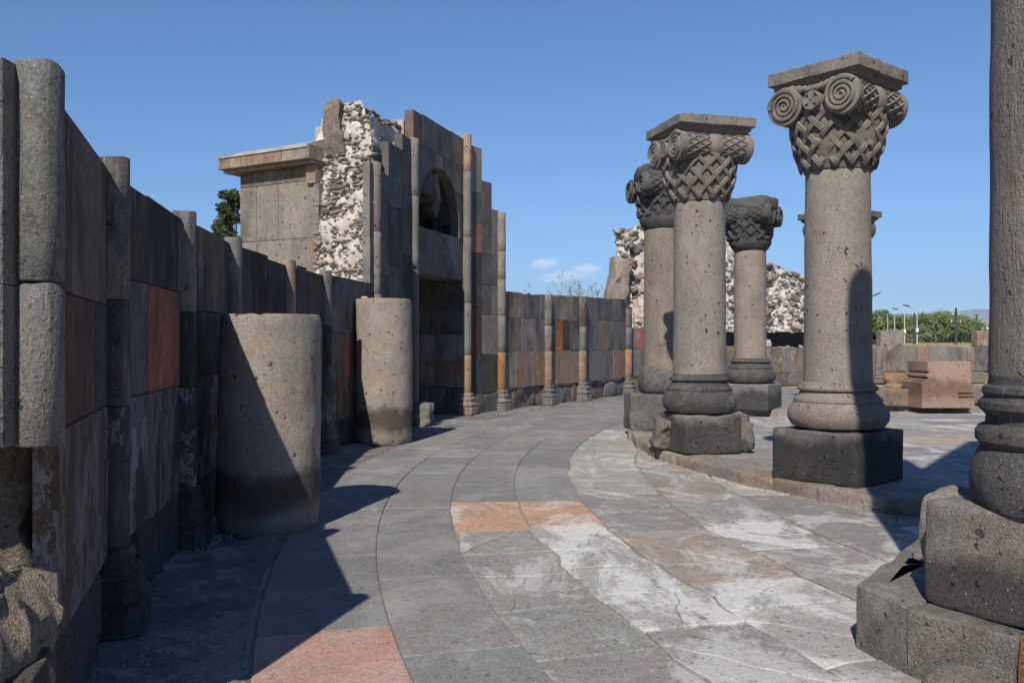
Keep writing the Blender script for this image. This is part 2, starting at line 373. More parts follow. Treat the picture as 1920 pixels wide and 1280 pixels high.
def ring_slab(r0, r1, a0, a1, jag, gap=.004):
    """outline of one slab between two ring joints, worn by jag"""
    def jp(r, a):
        p = ring_pt(r, a)
        if jag:
            q = noise.noise_vector(Vector((p.x * 1.7, p.y * 1.7, 1))) * jag * 1.1 + noise.noise_vector(Vector((p.x * 5, p.y * 5, r))) * jag * .45 + noise.noise_vector(Vector((p.x * 16, p.y * 16, r))) * jag * .22; p = p + Vector((q.x, q.y))
        return p
    m = max(2, int((a1 - a0) * r0 / .07)); k = max(2, int((r0 - r1) / .07)); g = gap / r0; out = []
    for i in range(m + 1): out.append(jp(r1 + gap, a0 + g + (a1 - a0 - 2 * g) * i / m))
    for i in range(1, k): out.append(jp(r1 + gap + (r0 - r1 - 2 * gap) * i / k, a1 - g))
    for i in range(m, -1, -1): out.append(jp(r0 - gap, a0 + g + (a1 - a0 - 2 * g) * i / m))
    for i in range(k - 1, 0, -1): out.append(jp(r1 + gap + (r0 - r1 - 2 * gap) * i / k, a0 + g))
    return out[::-1]
def a_of(y, r): return math.asin(max(-1, min(1, (y - CC.y) / r)))
RINGS = [21.32, 20.58, 19.94, 19.27, 18.62, 17.75, 16.95, 16.15, 15.3]
BASALT = (.196, .194, .190)
JOINTS = {0: [2.4, 3.5, 4.75, 5.65, 6.45, 7.25, 8.3], 1: [2.2, 4.45, 5.9, 7.3, 8.4, 9.6], 2: [2.6, 4.4, 5.2, 5.95, 6.55, 7.35, 8.72, 10.1],
          3: [2.4, 3.9, 4.85, 5.5, 6.15, 6.7, 7.6, 8.75, 10.2], 4: [2.7, 3.6, 4.3, 5.2, 5.75, 7.3, 8.2, 9.2]}
nslab = 0
for i in range(len(RINGS) - 1):
    r0, r1 = RINGS[i], RINGS[i + 1]; ys = JOINTS.get(i)
    aa = [a_of(y, r0) for y in ys] if ys else [a_of(2.6 + rng.random() * .5, r0)]
    while aa[-1] < 1.35: aa.append(aa[-1] + rng.uniform(.75, 1.7) / r0 * (1 if aa[-1] < .3 else 1.5))
    for a0, a1 in zip(aa, aa[1:]):
        c = ring_pt((r0 + r1) / 2, (a0 + a1) / 2); y = c.y
        old = (i >= 4 and y < 15.6) or (i in (2, 3) and y < 7.35)
        col = jc(BASALT, .10); mat = M_pave; jag = 0.0; z = rng.uniform(-.002, .002); gap = .0035
        if old:
            mat = M_flag; jag = .05; gap = .010; z = rng.uniform(-.006, .004)
            col = jc((.265, .256, .24), .12) if y < 9.5 else jc((.32, .31, .285), .10)
        if i == 0 and 3.4 < y < 4.75: col = (.37, .225, .185)
        if i in (2, 3) and 7.3 < y < 8.8: col = (.44, .285, .195); mat = M_flag; jag = .02; gap = .007
        if i == 3 and 4.9 < y < 7.4: mat = M_lime; col = jc((.33, .325, .31), .08)
        if i == 4 and 5.75 < y < 7.2: col = (.31, .27, .235)
        if i == 4 and 4.3 < y < 5.7: mat = M_lime; col = (.32, .315, .30)
        if i == 5 and 8.4 < y < 9.6 and rng.random() < .6: col = (.29, .255, .225)
        if i >= 5 and y < 8 and rng.random() < .4: mat = M_lime
        if y > 14 and not old and rng.random() < .12: col = jc((.215, .195, .18))
        out_ = ring_slab(r0, r1, a0, a1, jag, gap)
        if old and y < 13 and rng.random() < .8 and mat is not M_pave:      # cracked flag: two pieces
            n_ = len(out_); i0 = rng.randrange(n_); i1 = (i0 + n_ // 2 + rng.randint(-n_ // 9, n_ // 9)) % n_
            if i0 > i1: i0, i1 = i1, i0
            A_, B_ = out_[i0], out_[i1]; d_ = B_ - A_; pr_ = Vector((-d_.y, d_.x)).normalized(); ck = [A_ + d_ * q / 9 + pr_ * (.05 * noise.noise(Vector((A_.x * 3 + q * .5, A_.y * 3, 2)))) for q in range(1, 9)]
            sh_ = pr_ * .004
            h1 = out_[i0:i1 + 1] + [q + sh_ * 0 for q in ck[::-1]]; h2 = out_[i1:] + out_[:i0 + 1] + ck
            def shrink(o):
                c_ = sum(o, Vector((0, 0))) / len(o); return [q + (c_ - q).normalized() * .004 for q in o]
            for hh in (h1, h2):
                Vs, Fs = slab_geo(shrink(hh), z + rng.uniform(-.003, .003)); mk('paving_slab', Vs, Fs, mat, floor, jc(col, .05)); nslab += 1
            continue
        Vs, Fs = slab_geo(out_, z)
        if y > 17.5 or (i >= 6 and y > 13) or i >= 7: far_slabs.add(Vs, Fs)
        else: mk('paving_slab', Vs, Fs, mat, floor, col); nslab += 1
fs = mk('paving_slabs', far_slabs.V, far_slabs.F, M_pave, floor, BASALT); fs['kind'] = 'stuff'

# rough bedrock strip between slabs and wall foot
V = []; F = []; n, m = 230, 14
for i in range(n + 1):
    a = -.40 + 1.35 * i / n
    for j in range(m + 1):
        r = 21.31 + 2.0 * (j / m) ** 1.9; p = ring_pt(r, a)
        k = noise.fractal(Vector((p.x * 1.6, p.y * 1.6, 1)), .9, 2.0, 5)
        c_ = abs(noise.noise(Vector((p.x * 1.3, p.y * 1.3, 7)))); ck = -.03 * max(0, 1 - c_ / .035)
        V.append((p.x, p.y, -.010 + ck + k * .020 * min(1, j / 2)))
for i in range(n):
    for j in range(m): q = i * (m + 1) + j; F.append((q, q + m + 1, q + m + 2, q + 1)[::-1])
structure(mk('bedrock', V, F, M_rock, None, (.19, .185, .18), smooth=30, origin=(0, 0, 0)))

# platform (stylobate) with kerb stones and paving
KC, KR = Vector((11.27, 13.43)), 9.36
kerb_line = []
for d in range(0, 108, 2):
    a = R(155 + d * 1.0)      # from the far left side round to the near end by the tall column
    p = KC + Vector((math.cos(a), math.sin(a))) * KR
    if p.y > 7.9: kerb_line.append(p)
kerb_line += [Vector((4.3, 7.75)), Vector((5.2, 7.3)), Vector((6.2, 6.9)), Vector((9.0, 6.2))]
inner = [p for p in kerb_line]
poly = inner + [Vector((22, 6.2)), Vector((24, 14)), Vector((22, 26)), Vector((14, 28)), Vector((7.5, 24)), Vector((4.2, 20))]
PZ = .12
N = len(poly); cxy = Vector((11, 14))
Vp = [Vector((p.x, p.y, PZ - .008)) for p in poly] + [Vector((p.x + (.05 if i < len(inner) else 0), p.y, -.05)) for i, p in enumerate(poly)]
platform = structure(mk('platform', Vp, [tuple(range(N))] + [(i, N + i, N + (i + 1) % N, (i + 1) % N) for i in range(N)], M_bed, None, (.22, .205, .185), origin=(0, 0, 0)))
def inpoly(x, y, P):
    c = False; j = len(P) - 1
    for i in range(len(P)):
        if (P[i].y > y) != (P[j].y > y) and x < (P[j].x - P[i].x) * (y - P[i].y) / (P[j].y - P[i].y) + P[i].x: c = not c
        j = i
    return c
def kerb(parent, line, z0, z1, depth, side, cols, lens=(.35, .8), seed0=0):
    """rough kerb stones laid along a line"""
    acc = 0; i = 0; sd = seed0
    P = [line[0]]
    for a, b in zip(line, line[1:]):
        k = max(1, int((b - a).length / .05))
        for q in range(1, k + 1): P.append(a + (b - a) * q / k)
    s = 0
    while s < len(P) - 4:
        L = rng.uniform(*lens); e = s; d = 0
        while e < len(P) - 1 and d < L: d += (P[e + 1] - P[e]).length; e += 1
        a, b = P[s], P[e]; t = (b - a).normalized(); nn = Vector((-t.y, t.x)) * side; c = (a + b) / 2 + nn * (depth / 2 - .03)
        sd += 1
        rock('kerb_stone', (c.x, c.y, (z0 + z1) / 2), (d + .03, depth * rng.uniform(.9, 1.1), z1 - z0 + rng.uniform(-.01, .02)), M_rough, parent, jc(rng.choice(cols), .15),
             rotz=math.atan2(t.y, t.x), n=8, amp=.020, k=18, seed=sd)
        s = e
KCOL = [(.28, .23, .185), (.31, .265, .225), (.25, .20, .16), (.28, .25, .22)]
kerb(platform, kerb_line, -.06, PZ + .01, .55, 1, KCOL, (.3, .75))
PCOL = [(.25, .245, .24), (.30, .295, .285), (.21, .21, .212), (.32, .275, .235), (.27, .265, .26)]
y = 7.6; far_pl = Bag()
while y < 19:
    h = rng.uniform(.45, .75); x = 2.2 + rng.random() * .5
    while x < 16:
        w = rng.uniform(.9, 1.9)
        pts = [(x + .005, y + .005), (x + w - .005, y + .005), (x + w - .005, y + h - .005), (x + .005, y + h - .005)]
        if all(inpoly(px - .32, py, inner + [Vector((22, 6.2)), Vector((22, 26)), Vector((4.2, 20))]) for px, py in pts):
            o = []
            for (ax, ay), (bx, by) in zip(pts, pts[1:] + pts[:1]):
                for q in range(4): o.append(Vector((ax + (bx - ax) * q / 4, ay + (by - ay) * q / 4)) + Vector((rng.uniform(-.008, .008), rng.uniform(-.008, .008))))
            Vs, Fs = slab_geo(o, PZ + rng.uniform(-.002, .002), .05)
            mk('paving_slab', Vs, Fs, M_flag if rng.random() < .55 else M_pave, platform, jc(rng.choice(PCOL), .10))
        x += w
    y += h
# second step further in, carrying the far columns and fallen stones
l2 = [Vector((3.6, 18.6)), Vector((4.5, 17.35)), Vector((5.7, 17.25)), Vector((6.6, 18.0)), Vector((8.0, 18.7)), Vector((9.6, 18.2)), Vector((11.5, 17.5)), Vector((14.5, 17.2)), Vector((19, 18.5))]
poly2 = l2 + [Vector((20, 25)), Vector((14, 27)), Vector((8, 25)), Vector((4.6, 21))]; N = len(poly2); QZ = .25
step2 = structure(mk('upper_step', [Vector((p.x, p.y, QZ - .004)) for p in poly2] + [Vector((p.x, p.y, .0)) for p in poly2],
                     [tuple(range(N))] + [(i, N + i, N + (i + 1) % N, (i + 1) % N) for i in range(N)], M_pave, None, (.21, .20, .19), origin=(0, 0, 0)))
kerb(step2, l2, .06, QZ + .005, .5, 1, [(.27, .225, .19), (.30, .24, .20), (.26, .24, .22)], (.6, 1.3), 200)

# ------------------------------------------------------------------ ring wall
def facet(parent, A, B, courses, skip=0.0, proud=0.0, depth=.2, jit=.0, mats=None):
    P, Q, t, n, L = frame2(A, B)
    for ci, (z0, z1, strips) in enumerate(courses):
        tot = sum(w for w, c in strips); s = 0; cut = skip if z1 < 1.3 else 0; dp = .09 if cut else depth
        for w, c in strips:
            s1 = s + w / tot * L
            mat = mats[ci] if mats else (M_lower if z1 < 1.4 else M_wall)
            pr = proud + rng.uniform(-.006, .006)
            zt = z1 - .003 + (rng.uniform(-.03, .02) if ci == len(courses) - 1 else 0)
            Vv, Ff = prism(P, t, n, rect(max(s, cut) + .0025, s1 - .0025, z0 + .0025, zt, jit), pr, dp, .005)
            mk('stone_block', Vv, Ff, mat, parent, jc(c, .12)); s = s1
def half_column(parent, V, n, joints, cols, r=.09, mat=None, top_amp=.012):
    c = Vector((V[0], V[1])) + Vector((n.x, n.y)) * .015
    for (z0, z1), col in zip(zip(joints, joints[1:]), cols):
        last = z1 == joints[-1]
        prof = densify([(r - .006, z0 + .002), (r, z0 + .008), (r, z1 - .008), (r - .006, z1 - .002)], .2)
        Vv, Ff = lathe(prof, 24, c, .003, 4.0, rng.random() * 50)
        if last:
            for v in Vv:
                if v.z > z1 - .03: v.z += noise.noise(Vector((v.x * 9, v.y * 9, 0))) * top_amp * 2
        mk('half_column', Vv, Ff, mat or (M_lower if z1 < 1.4 else M_wall), parent, jc(col, .08), smooth=50)
def pilaster_base(parent, V, n, h=.44, col=GY, w=.19, worn=.012, seed=1):
    """stepped moulding under a half column"""
    t = Vector((-n.y, n.x, 0)); prof = [(1.0, 0), (1.0, .30), (.86, .34), (.95, .40), (.95, .47), (.80, .53), (.74, .62), (.80, .66), (.80, .74), (.62, .80), (.66, .92), (.58, 1.0)]
    Vv = []; Ff = []; c = Vector((V[0], V[1], 0)); sh = [(-1, -.25), (-1, .62), (-.62, 1), (.62, 1), (1, .62), (1, -.25)]
    pp = []
    for k, z in prof: pp.append((k, z))
    for k, z in pp:
        for a, b in sh:
            p = c + t * (a * w * k) + n * (b * w * k * 1.05 if b > 0 else b * w) + Vector((0, 0, z * h))
            p += noise.noise_vector(p * 7 + Vector((seed, 0, 0))) * worn; Vv.append(p)
    m = len(sh)
    for j in range(len(pp) - 1):
        for i in range(m): Ff.append((j * m + i, (j + 1) * m + i, (j + 1) * m + (i + 1) % m, j * m + (i + 1) % m))
    Ff.append(tuple(range((len(pp) - 1) * m, len(pp) * m))[::-1])
    mk('column_base', Vv, Ff, M_rough, parent, jc(col, .1), smooth=25)
def base_course(parent, A, B, n_st, h, out, cols, amp=.02, k=12, dep=.25):
    P, Q, t, n, L = frame2(A, B); w = L / n_st
    for i in range(n_st):
        hh = h * rng.uniform(.93, 1.0); c = P + t * (w * (i + .5)) + n * (out - dep / 2 + rng.uniform(-.015, .015))
        rock('base_stone', (c.x, c.y, hh / 2 - .02), (w * 1.0, dep, hh + .04), M_rough, parent, jc(rng.choice(cols), .2), rotz=math.atan2(t.y, t.x), n=8, amp=amp, k=k, seed=rng.random() * 60)
def core(parent, line, thick, z, seed, color=(.40, .37, .33), back=.06, step=.16, amp=.07, zfun=None):
    """rubble and mortar filling behind the facing, with a lumpy top"""
    P = []
    for a, b in zip(line, line[1:]):
        A, B, t, n, L = frame2(a, b); k = max(1, int(L / step))
        for i in range(k): P.append((A + t * (L * i / k), n))
    A, B, t, n, L = frame2(line[-2], line[-1]); P.append((B, n)); m = 7; V = []; F = []
    prof = [(0, -.05), (0, .5), (0, .98)] + [(j / 5, 1.0) for j in range(0, 6)] + [(1, .5), (1, -.05)]
    for p, n in P:
        for b, q in prof:
            zz = (zfun(p) if zfun else z) * max(q, 0) if q > 0 else -.05
            v = p - n * (back + b * thick) + Vector((0, 0, zz)); d = noise.noise_vector(v * 3.1 + Vector((seed, 0, 0))) * amp + noise.noise_vector(v * 8 + Vector((seed, 0, 0))) * amp * .6
            if q > .97: v += Vector((d.x, d.y, d.z * .9)) * (.2 if b == 0 else 1)
            elif b == 1: v += d
            V.append(v)
    w = len(prof)
    for i in range(len(P) - 1):
        for j in range(w - 1): F.append((i * w + j, i * w + j + 1, (i + 1) * w + j + 1, (i + 1) * w + j))
    F.append(tuple(range(w))[::-1]); F.append(tuple(range((len(P) - 1) * w, len(P) * w)))
    return mk('rubble_core', V, F, M_mort, parent, color, smooth=40)
def top_rubble(parent, line, count, back, thick, z, size=(.07, .2), zfun=None):
    for _ in range(count):
        i = rng.randrange(len(line) - 1); A, B, t, n, L = frame2(line[i], line[i + 1])
        p = A + t * rng.uniform(0, L) - n * rng.uniform(back, back + thick); s = rng.uniform(*size)
        zz = zfun(p) if zfun else z
        link('rubble_stone', rng.choice(ROCKS), M_rub, parent, (p.x, p.y, zz + rng.uniform(-.02, .03)), rng.choice(RUBC + [(.45, .43, .39)] * 3), (rng.uniform(-.4, .4), rng.uniform(-.4, .4), rng.uniform(0, 6)), (s * 1.4, s, s * .5))

P1, P2, P3, P4, P5, P6 = (-1.648, 3.02), (-2.24, 4.87), (-2.60, 6.90), (-2.78, 8.66), (-2.80, 10.90), (-2.70, 12.60)
L1, L2, R1, R2 = (-2.32, 14.80), (-1.88, 16.60), (-1.02, 19.35), (-.27, 20.50)
Q1, Q2, Q3 = (.88, 22.40), (1.88, 23.85), (3.50, 26.70)
TOP = 2.565
lw = thing('curved_wall', 'long dark shaded curved wall with half columns, starting at the left edge of the photo', 'wall', (-2.5, 8, 0))
line = [P1, P2, P3, P4, P5, P6, L1]
C = {
 0: [(.42, 1.25, [(1.0, (.092, .060, .047)), (.12, DK)]), (1.25, 1.80, [(.25, DK), (.75, DR), (.4, DK)]), (1.80, TOP - .02, [(.5, DB), (.8, BR)])],
 1: [(.42, 1.26, [(.7, DK), (.35, DB), (.55, DK)]), (1.26, 1.98, [(.2, BR), (.75, GY), (1.0, RD), (.18, GY)]), (1.98, TOP, [(.9, DB), (1.0, DK), (.15, GY)])],
 2: [(.42, 1.30, [(.6, DK), (.8, DB)]), (1.30, 1.86, [(.55, DR), (.55, DK), (.6, DB)]), (1.86, TOP + .01, [(.5, DK), (1.0, BR), (.3, DK)])],
 3: [(.42, 1.26, [(.8, DK), (.7, DB)]), (1.26, 1.83, [(.5, DK), (.5, GY), (.4, DR)]), (1.83, TOP, [(.7, DK), (.5, DB), (.8, DK)])],
 4: [(.42, 1.25, [(.5, DB), (.6, DR)]), (1.25, 1.80, [(.5, RD), (.3, DK), (.5, BR)]), (1.80, TOP + .01, [(.4, DB), (.4, DK), (.9, DB)])],
 5: [(.42, 1.05, [(.4, DB), (.7, (.13, .085, .05)), (.5, DK)]), (1.05, 1.72, [(.5, GY), (.25, RD), (.6, DB)]), (1.72, TOP + .03, [(1.0, GY), (.8, GY)])]}
for i in range(6):
    facet(lw, line[i], line[i + 1], C[i], skip=0.0 if i else .42)
    base_course(lw, line[i], line[i + 1], 3, .45, -.005, [DK, DB, DK], amp=.035, k=9)
ALLN = {}
for i, v in enumerate(line[:-1]):
    A = line[max(i - 1, 0)]; B = line[i + 1]; _, _, t, n, _ = frame2(A, B)
    top = 2.62 if i else 2.56
    if i == 0:
        half_column(lw, v, n, [1.24, 1.80], [(.17, .165, .155)], .078, M_comb); half_column(lw, v, n, [1.803, top], [(.15, .148, .14)], .078, M_wall)
    else:
        half_column(lw, v, n, [.44, 1.24, 1.83, top], [(DK), (DK if i != 4 else DR), ((.165, .16, .15) if i != 4 else PK)])  # top segment toned lighter than the rest, sunlight put into its colour
        pilaster_base(lw, v, n, .46, DK if i < 3 else GY, seed=i)
core(lw, [(-2.06, 4.30)] + line[1:], .85, 2.47, 3)
top_rubble(lw, line, 60, .10, .5, 2.47, (.05, .12))
# broken near end of the wall: overhanging facing above, rough filling below
rock('broken_core', (-2.36, 3.16, 1.86), (.82, .46, 1.30), M_break, lw, (.16, .145, .125), n=18, amp=.05, k=10, seed=5, freq=2.6, octv=6)  # wall core out of view at left, added to shade the recess below
rock('broken_core', (-2.24, 3.56, .72), (.66, .34, 1.5), M_break, lw, (.15, .125, .10), n=20, amp=.07, k=8, seed=7, freq=3.0, octv=6)
rock('broken_core', (-2.52, 3.88, 1.25), (.72, .50, 2.45), M_break, lw, (.12, .105, .09), n=24, amp=.11, k=8, seed=3, freq=2.6, octv=6)
rock('broken_core', (-2.13, 3.16, .30), (.74, .60, .86), M_break, lw, (.27, .235, .19), n=26, amp=.10, k=5, seed=9, freq=3.0, octv=6)
rock('broken_core', (-1.93, 2.98, .10), (.46, .46, .42), M_break, lw, (.29, .235, .18), n=22, amp=.08, k=5, seed=12, freq=3.4, octv=6)
for za, zb in ((1.25, 1.79), (1.79, 2.54)):
    Vv, Ff = prism(Vector((-1.80, 2.88, 0)), Vector((1, 0, 0)), Vector((0, -1, 0)), rect(-.20, .120, za, zb - .003), 0, .14, .006); mk('stone_block', Vv, Ff, M_comb, lw, (.19, .18, .165))

# portal --------------------------------------------------------------------------------------
po = thing('portal', 'tall ruined stone portal with a doorway, round arched opening above and stepped broken sides', 'portal', (-1.5, 18, 0))
def nrm(a, b): return frame2(a, b)[3]
PL, PQ, pt, pn, PLen = frame2(L2, R1)
# left side facing L1-L2, stepped
A, B, t, n, L = frame2(L1, L2)
def pblock(P, t, n, s0, s1, z0, z1, col, proud=0, depth=.16, mat=None, parent=None):
    Vv, Ff = prism(P, t, n, rect(s0 + .003, s1 - .003, z0 + .003, z1 - .003), proud + rng.uniform(-.004, .004), depth, .006)
    return mk('stone_block', Vv, Ff, mat or M_panel, parent or po, jc(col, .10))
zs = [.42, 1.25, 2.15, 3.0, 3.75, 4.55]
def stack(P, t, n, s0, s1, zlist, cols, **k):
    for z0, z1, c in zip(zlist, zlist[1:], cols): pblock(P, t, n, s0, s1, z0, z1, c, **k)
stack(A, t, n, .10, .62, [.42, 1.22, 2.1, 2.75, 3.35, 4.52], [DB, GY, GY, BR, GY])
stack(A, t, n, .62, 1.30, [.42, 1.30, 2.3, 2.95, 4.0, 5.12], [DB, GY, GY, DK, GY])
stack(A, t, n, 1.30, 1.76, [.42, 1.25, 2.3, 3.2, 4.2, 5.42], [GY, GY, DB, GY, GY])
base_course(po, L1, L2, 3, .43, .05, [DK, GY])
# tall thin slab beside the left half column, its end lit
A0, B0, t0, n0, L0 = frame2(P6, L1)
stack(A0, t0, n0, L0 - .26, L0 - .09, [2.56, 3.35, 4.60], [LG, LG], depth=.12)
half_column(po, L1, n, [.44, 1.25, 2.4, 3.45, 4.62], [GY, BN, LG, LG], .095, M_shaft)
half_column(po, L2, (n + pn).normalized(), [.44, 1.6, 3.0, 4.35, 5.45], [BR, GY, LG, LG], .10, M_shaft)
rock('column_base', (L2[0] + .18, L2[1] + .1, .2), (.36, .42, .44), M_break, po, (.22, .21, .19), n=16, amp=.07, k=6, seed=2, freq=3.5, octv=5)
pilaster_base(po, L1, n, .46, GY, seed=8)
# doorway: lintel, arch ring above
pblock(PL, pt, pn, .08, PLen - .08, 2.93, 3.84, GY, proud=-.03, depth=.5)
cs, cz, ar = PLen / 2, 4.02, 1.13
def arc(a0, a1, m=14, r=ar): return [(cs + r * math.cos(R(a0 + (a1 - a0) * i / m)), cz + r * math.sin(R(a0 + (a1 - a0) * i / m))) for i in range(m + 1)]
def pp(pts, col, proud=-.02, depth=.22, mat=M_panel, name='stone_block'):
    Vv, Ff = prism(PL, pt, pn, pts, proud, depth, .0); return mk(name, Vv, Ff, mat, po, jc(col, .08))
zt2 = 5.42
pp([(.10, 3.85), (cs - ar, 3.85)] + arc(180, 135, 6) + [(.10, cz + ar * math.sin(R(135)))], GY)
pp([(.10, cz + ar * math.sin(R(135)) + .006)] + arc(135.3, 104, 6) + [(arc(104, 104, 1)[0][0], zt2), (.10, zt2)], GY)
pp(arc(103.5, 84, 5) + [(arc(84, 84, 1)[0][0], zt2), (arc(103.5, 103.5, 1)[0][0], zt2)], PK)
pp(arc(83.5, 45, 8) + [(PLen - .10, cz + ar * math.sin(R(45))), (PLen - .10, zt2), (arc(83.5, 83.5, 1)[0][0], zt2)], LG)
pp(arc(44.5, 0, 8) + [(cs + ar, 3.85), (PLen - .10, 3.85), (PLen - .10, cz + ar * math.sin(R(45)) - .006)], GY)
pblock(PL, pt, pn, .06, .50, zt2 + .003, 6.02, BR, proud=-.015, depth=.18)
pblock(PL, pt, pn, .50, 2.02, zt2 + .003, 6.04, GY, proud=-.015, depth=.18)
pblock(PL, pt, pn, 2.02, PLen - .10, zt2 + .003, 6.06, BN, proud=-.015, depth=.18)
# right half columns and stepped side
A, B, t, n, L = frame2(R1, R2)
half_column(po, R1, (n + pn).normalized(), [.44, 1.30, 2.45, 3.9, 5.35, 6.17], [(.30, .2, .12), LG, LG, LG, (.38, .27, .18)], .11, M_shaft)
half_column(po, R2, n, [.44, 1.35, 2.2, 3.05, 3.7, 4.62], [OR, LG, LG, SH, SH], .11, M_shaft)
pilaster_base(po, R1, (n + pn).normalized(), .47, (.26, .2, .155), w=.22, seed=4); pilaster_base(po, R2, n, .47, LG, w=.22, seed=5)
stack(A, t, n, .10, .62, [.42, 1.3, 2.35, 2.95, 3.6, 4.25, 4.95, 5.98], [DK, DR, DB, DK, (.24, .12, .085), GY, LG])
stack(A, t, n, .62, 1.02, [.42, 1.3, 2.2, 2.9, 3.6, 4.3, 5.26], [DK, LG, GY, GY, GY, GY])
stack(A, t, n, 1.02, 1.30, [.42, 1.3, 2.2, 2.9, 3.6, 4.66], [DB, LG, LG, GY, LG])
base_course(po, R1, R2, 2, .43, .04, [DK, GY])
# passage walls behind the doorway and the vault behind the arch
def reveal(P, t, n, L, z0, z1, rows, cols, name='jamb_block'):
    for zi in range(rows):
        za = z0 + (z1 - z0) * zi / rows; zb = z0 + (z1 - z0) * (zi + 1) / rows; s = 0; k = 0
        while s < L - .05:
            w = min(rng.uniform(.5, .95), L - s); Vv, Ff = prism(P, t, n, rect(s + .003, s + w - .003, za + .003, zb - .003), rng.uniform(-.004, .004), .15, .006)
            mk(name, Vv, Ff, M_wall, po, jc(cols[zi % len(cols)], .15)); s += w
Rin = PL + pt * (PLen - .13); Lin = PL + pt * .13
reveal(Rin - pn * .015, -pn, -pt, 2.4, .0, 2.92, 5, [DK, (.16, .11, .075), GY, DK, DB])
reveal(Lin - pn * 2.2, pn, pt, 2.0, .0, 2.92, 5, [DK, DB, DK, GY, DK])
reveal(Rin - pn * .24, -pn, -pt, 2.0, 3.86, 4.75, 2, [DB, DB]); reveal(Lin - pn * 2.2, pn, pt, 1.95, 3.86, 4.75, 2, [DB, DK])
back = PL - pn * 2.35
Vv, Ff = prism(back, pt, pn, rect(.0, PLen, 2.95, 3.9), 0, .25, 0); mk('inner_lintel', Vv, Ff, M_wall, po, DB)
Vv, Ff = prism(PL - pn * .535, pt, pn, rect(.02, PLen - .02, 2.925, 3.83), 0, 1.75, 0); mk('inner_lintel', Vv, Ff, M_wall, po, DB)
for P_, t_, n_ in ((Rin + pt * .16 - pn * .10, -pn, -pt), (Lin - pt * .16 - pn * 2.3, pn, pt)):
    Vv, Ff = prism(P_, t_, n_, rect(0, 2.2, 0, 5.3), 0, .35, 0); mk('rubble_core', Vv, Ff, M_mort, po, (.40, .37, .33))
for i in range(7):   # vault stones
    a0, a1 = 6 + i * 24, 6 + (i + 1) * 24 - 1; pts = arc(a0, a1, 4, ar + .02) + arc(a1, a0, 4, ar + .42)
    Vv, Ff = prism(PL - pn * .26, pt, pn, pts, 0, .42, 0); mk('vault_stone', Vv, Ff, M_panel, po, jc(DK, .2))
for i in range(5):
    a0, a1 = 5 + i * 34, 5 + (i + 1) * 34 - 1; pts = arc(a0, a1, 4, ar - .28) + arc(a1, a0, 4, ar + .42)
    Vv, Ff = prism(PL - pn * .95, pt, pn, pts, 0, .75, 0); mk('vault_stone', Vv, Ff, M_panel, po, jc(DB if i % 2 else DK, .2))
c = PL + pt * (cs - .28) - pn * .45; rock('vault_stone', (c.x, c.y, 4.86), (.50, .62, .52), M_panel, po, (.08, .085, .085), rotz=math.atan2(pt.y, pt.x), n=8, amp=.06, k=7, seed=31)
c = PL + pt * (cs + .26) - pn * .42; rock('vault_stone', (c.x, c.y, 4.80), (.26, .5, .60), M_panel, po, (.20, .15, .125), rotz=math.atan2(pt.y, pt.x), tilt=(0, -.3), n=6, amp=.03, k=9, seed=32)
c = PL + pt * (cs + .66) - pn * .62; rock('vault_stone', (c.x, c.y, 4.55), (.40, .5, .55), M_panel, po, GY, rotz=math.atan2(pt.y, pt.x), tilt=(0, .5), n=6, amp=.03, k=9, seed=33)
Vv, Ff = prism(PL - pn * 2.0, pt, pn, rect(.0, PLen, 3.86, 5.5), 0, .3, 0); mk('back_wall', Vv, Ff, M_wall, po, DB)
Vv, Ff = prism(PL - pn * .22, pt, pn, [(.04, 5.30), (PLen - .05, 5.30), (PLen - .10, 5.86), (.06, 5.84)], 0, 1.9, 0); mk('rubble_core', Vv, Ff, M_mort, po, (.42, .39, .35))
# broken rubble cross-section left of the portal
def surf(parent, name, fn, nu, nv, amp, seed, color, mat=M_mort):
    V = []; F = []
    for i in range(nu + 1):
        for j in range(nv + 1):
            p, nn = fn(i / nu, j / nv); k = noise.fractal(p * 3.2 + Vector((seed, 0, 0)), .8, 2.1, 5); V.append(p + nn * amp * k)
    for i in range(nu):
        for j in range(nv): q = i * (nv + 1) + j; F.append((q, q + 1, q + nv + 2, q + nv + 1))
    return mk(name, V, F, mat, parent, color, smooth=35)
E0, E1, E2 = Vector((-2.42, 14.62, 0)), Vector((-3.42, 15.22, 0)), Vector((-2.05, 17.0, 0))
def core_pt(u, v):
    """u runs from behind the facade slabs round the broken end to the porch, v upwards"""
    zt = 4.0 + 1.75 * min(1, max(0, 1.3 - abs(u - .45) * 1.6)); z = 1.0 + (zt - 1.0) * v
    lean = max(0, (z - 3.2)) * .22
    p = E0.lerp(E1, u) + Vector((.10, .32, 0)) * lean * 1.6
    p.z = z; return p, Vector((-.35, -.93, .1))
surf(po, 'rubble_core', core_pt, 40, 110, .07, 4, (.52, .49, .44))
TPN = Vector((-.35, -.93, 0)).normalized(); TPT = Vector((-.93, .35, 0))
cnt = 0
while cnt < 225:
    u, v = rng.random(), rng.uniform(.38, 1.0); p, nn = core_pt(u, v); s = rng.uniform(.085, .17)
    p = p - nn * rng.uniform(0, .05); p.z = round(p.z / .085) * .085 + rng.uniform(-.015, .015)
    link('rubble_stone', rng.choice(ROCKS), M_rub, po, p, rng.choice(RUBC), (rng.uniform(-.15, .15), rng.uniform(-.16, .16), math.atan2(TPT.y, TPT.x) + rng.uniform(-.25, .25)), (s * rng.uniform(1.4, 2.4), s, s * rng.uniform(.5, .72))); cnt += 1
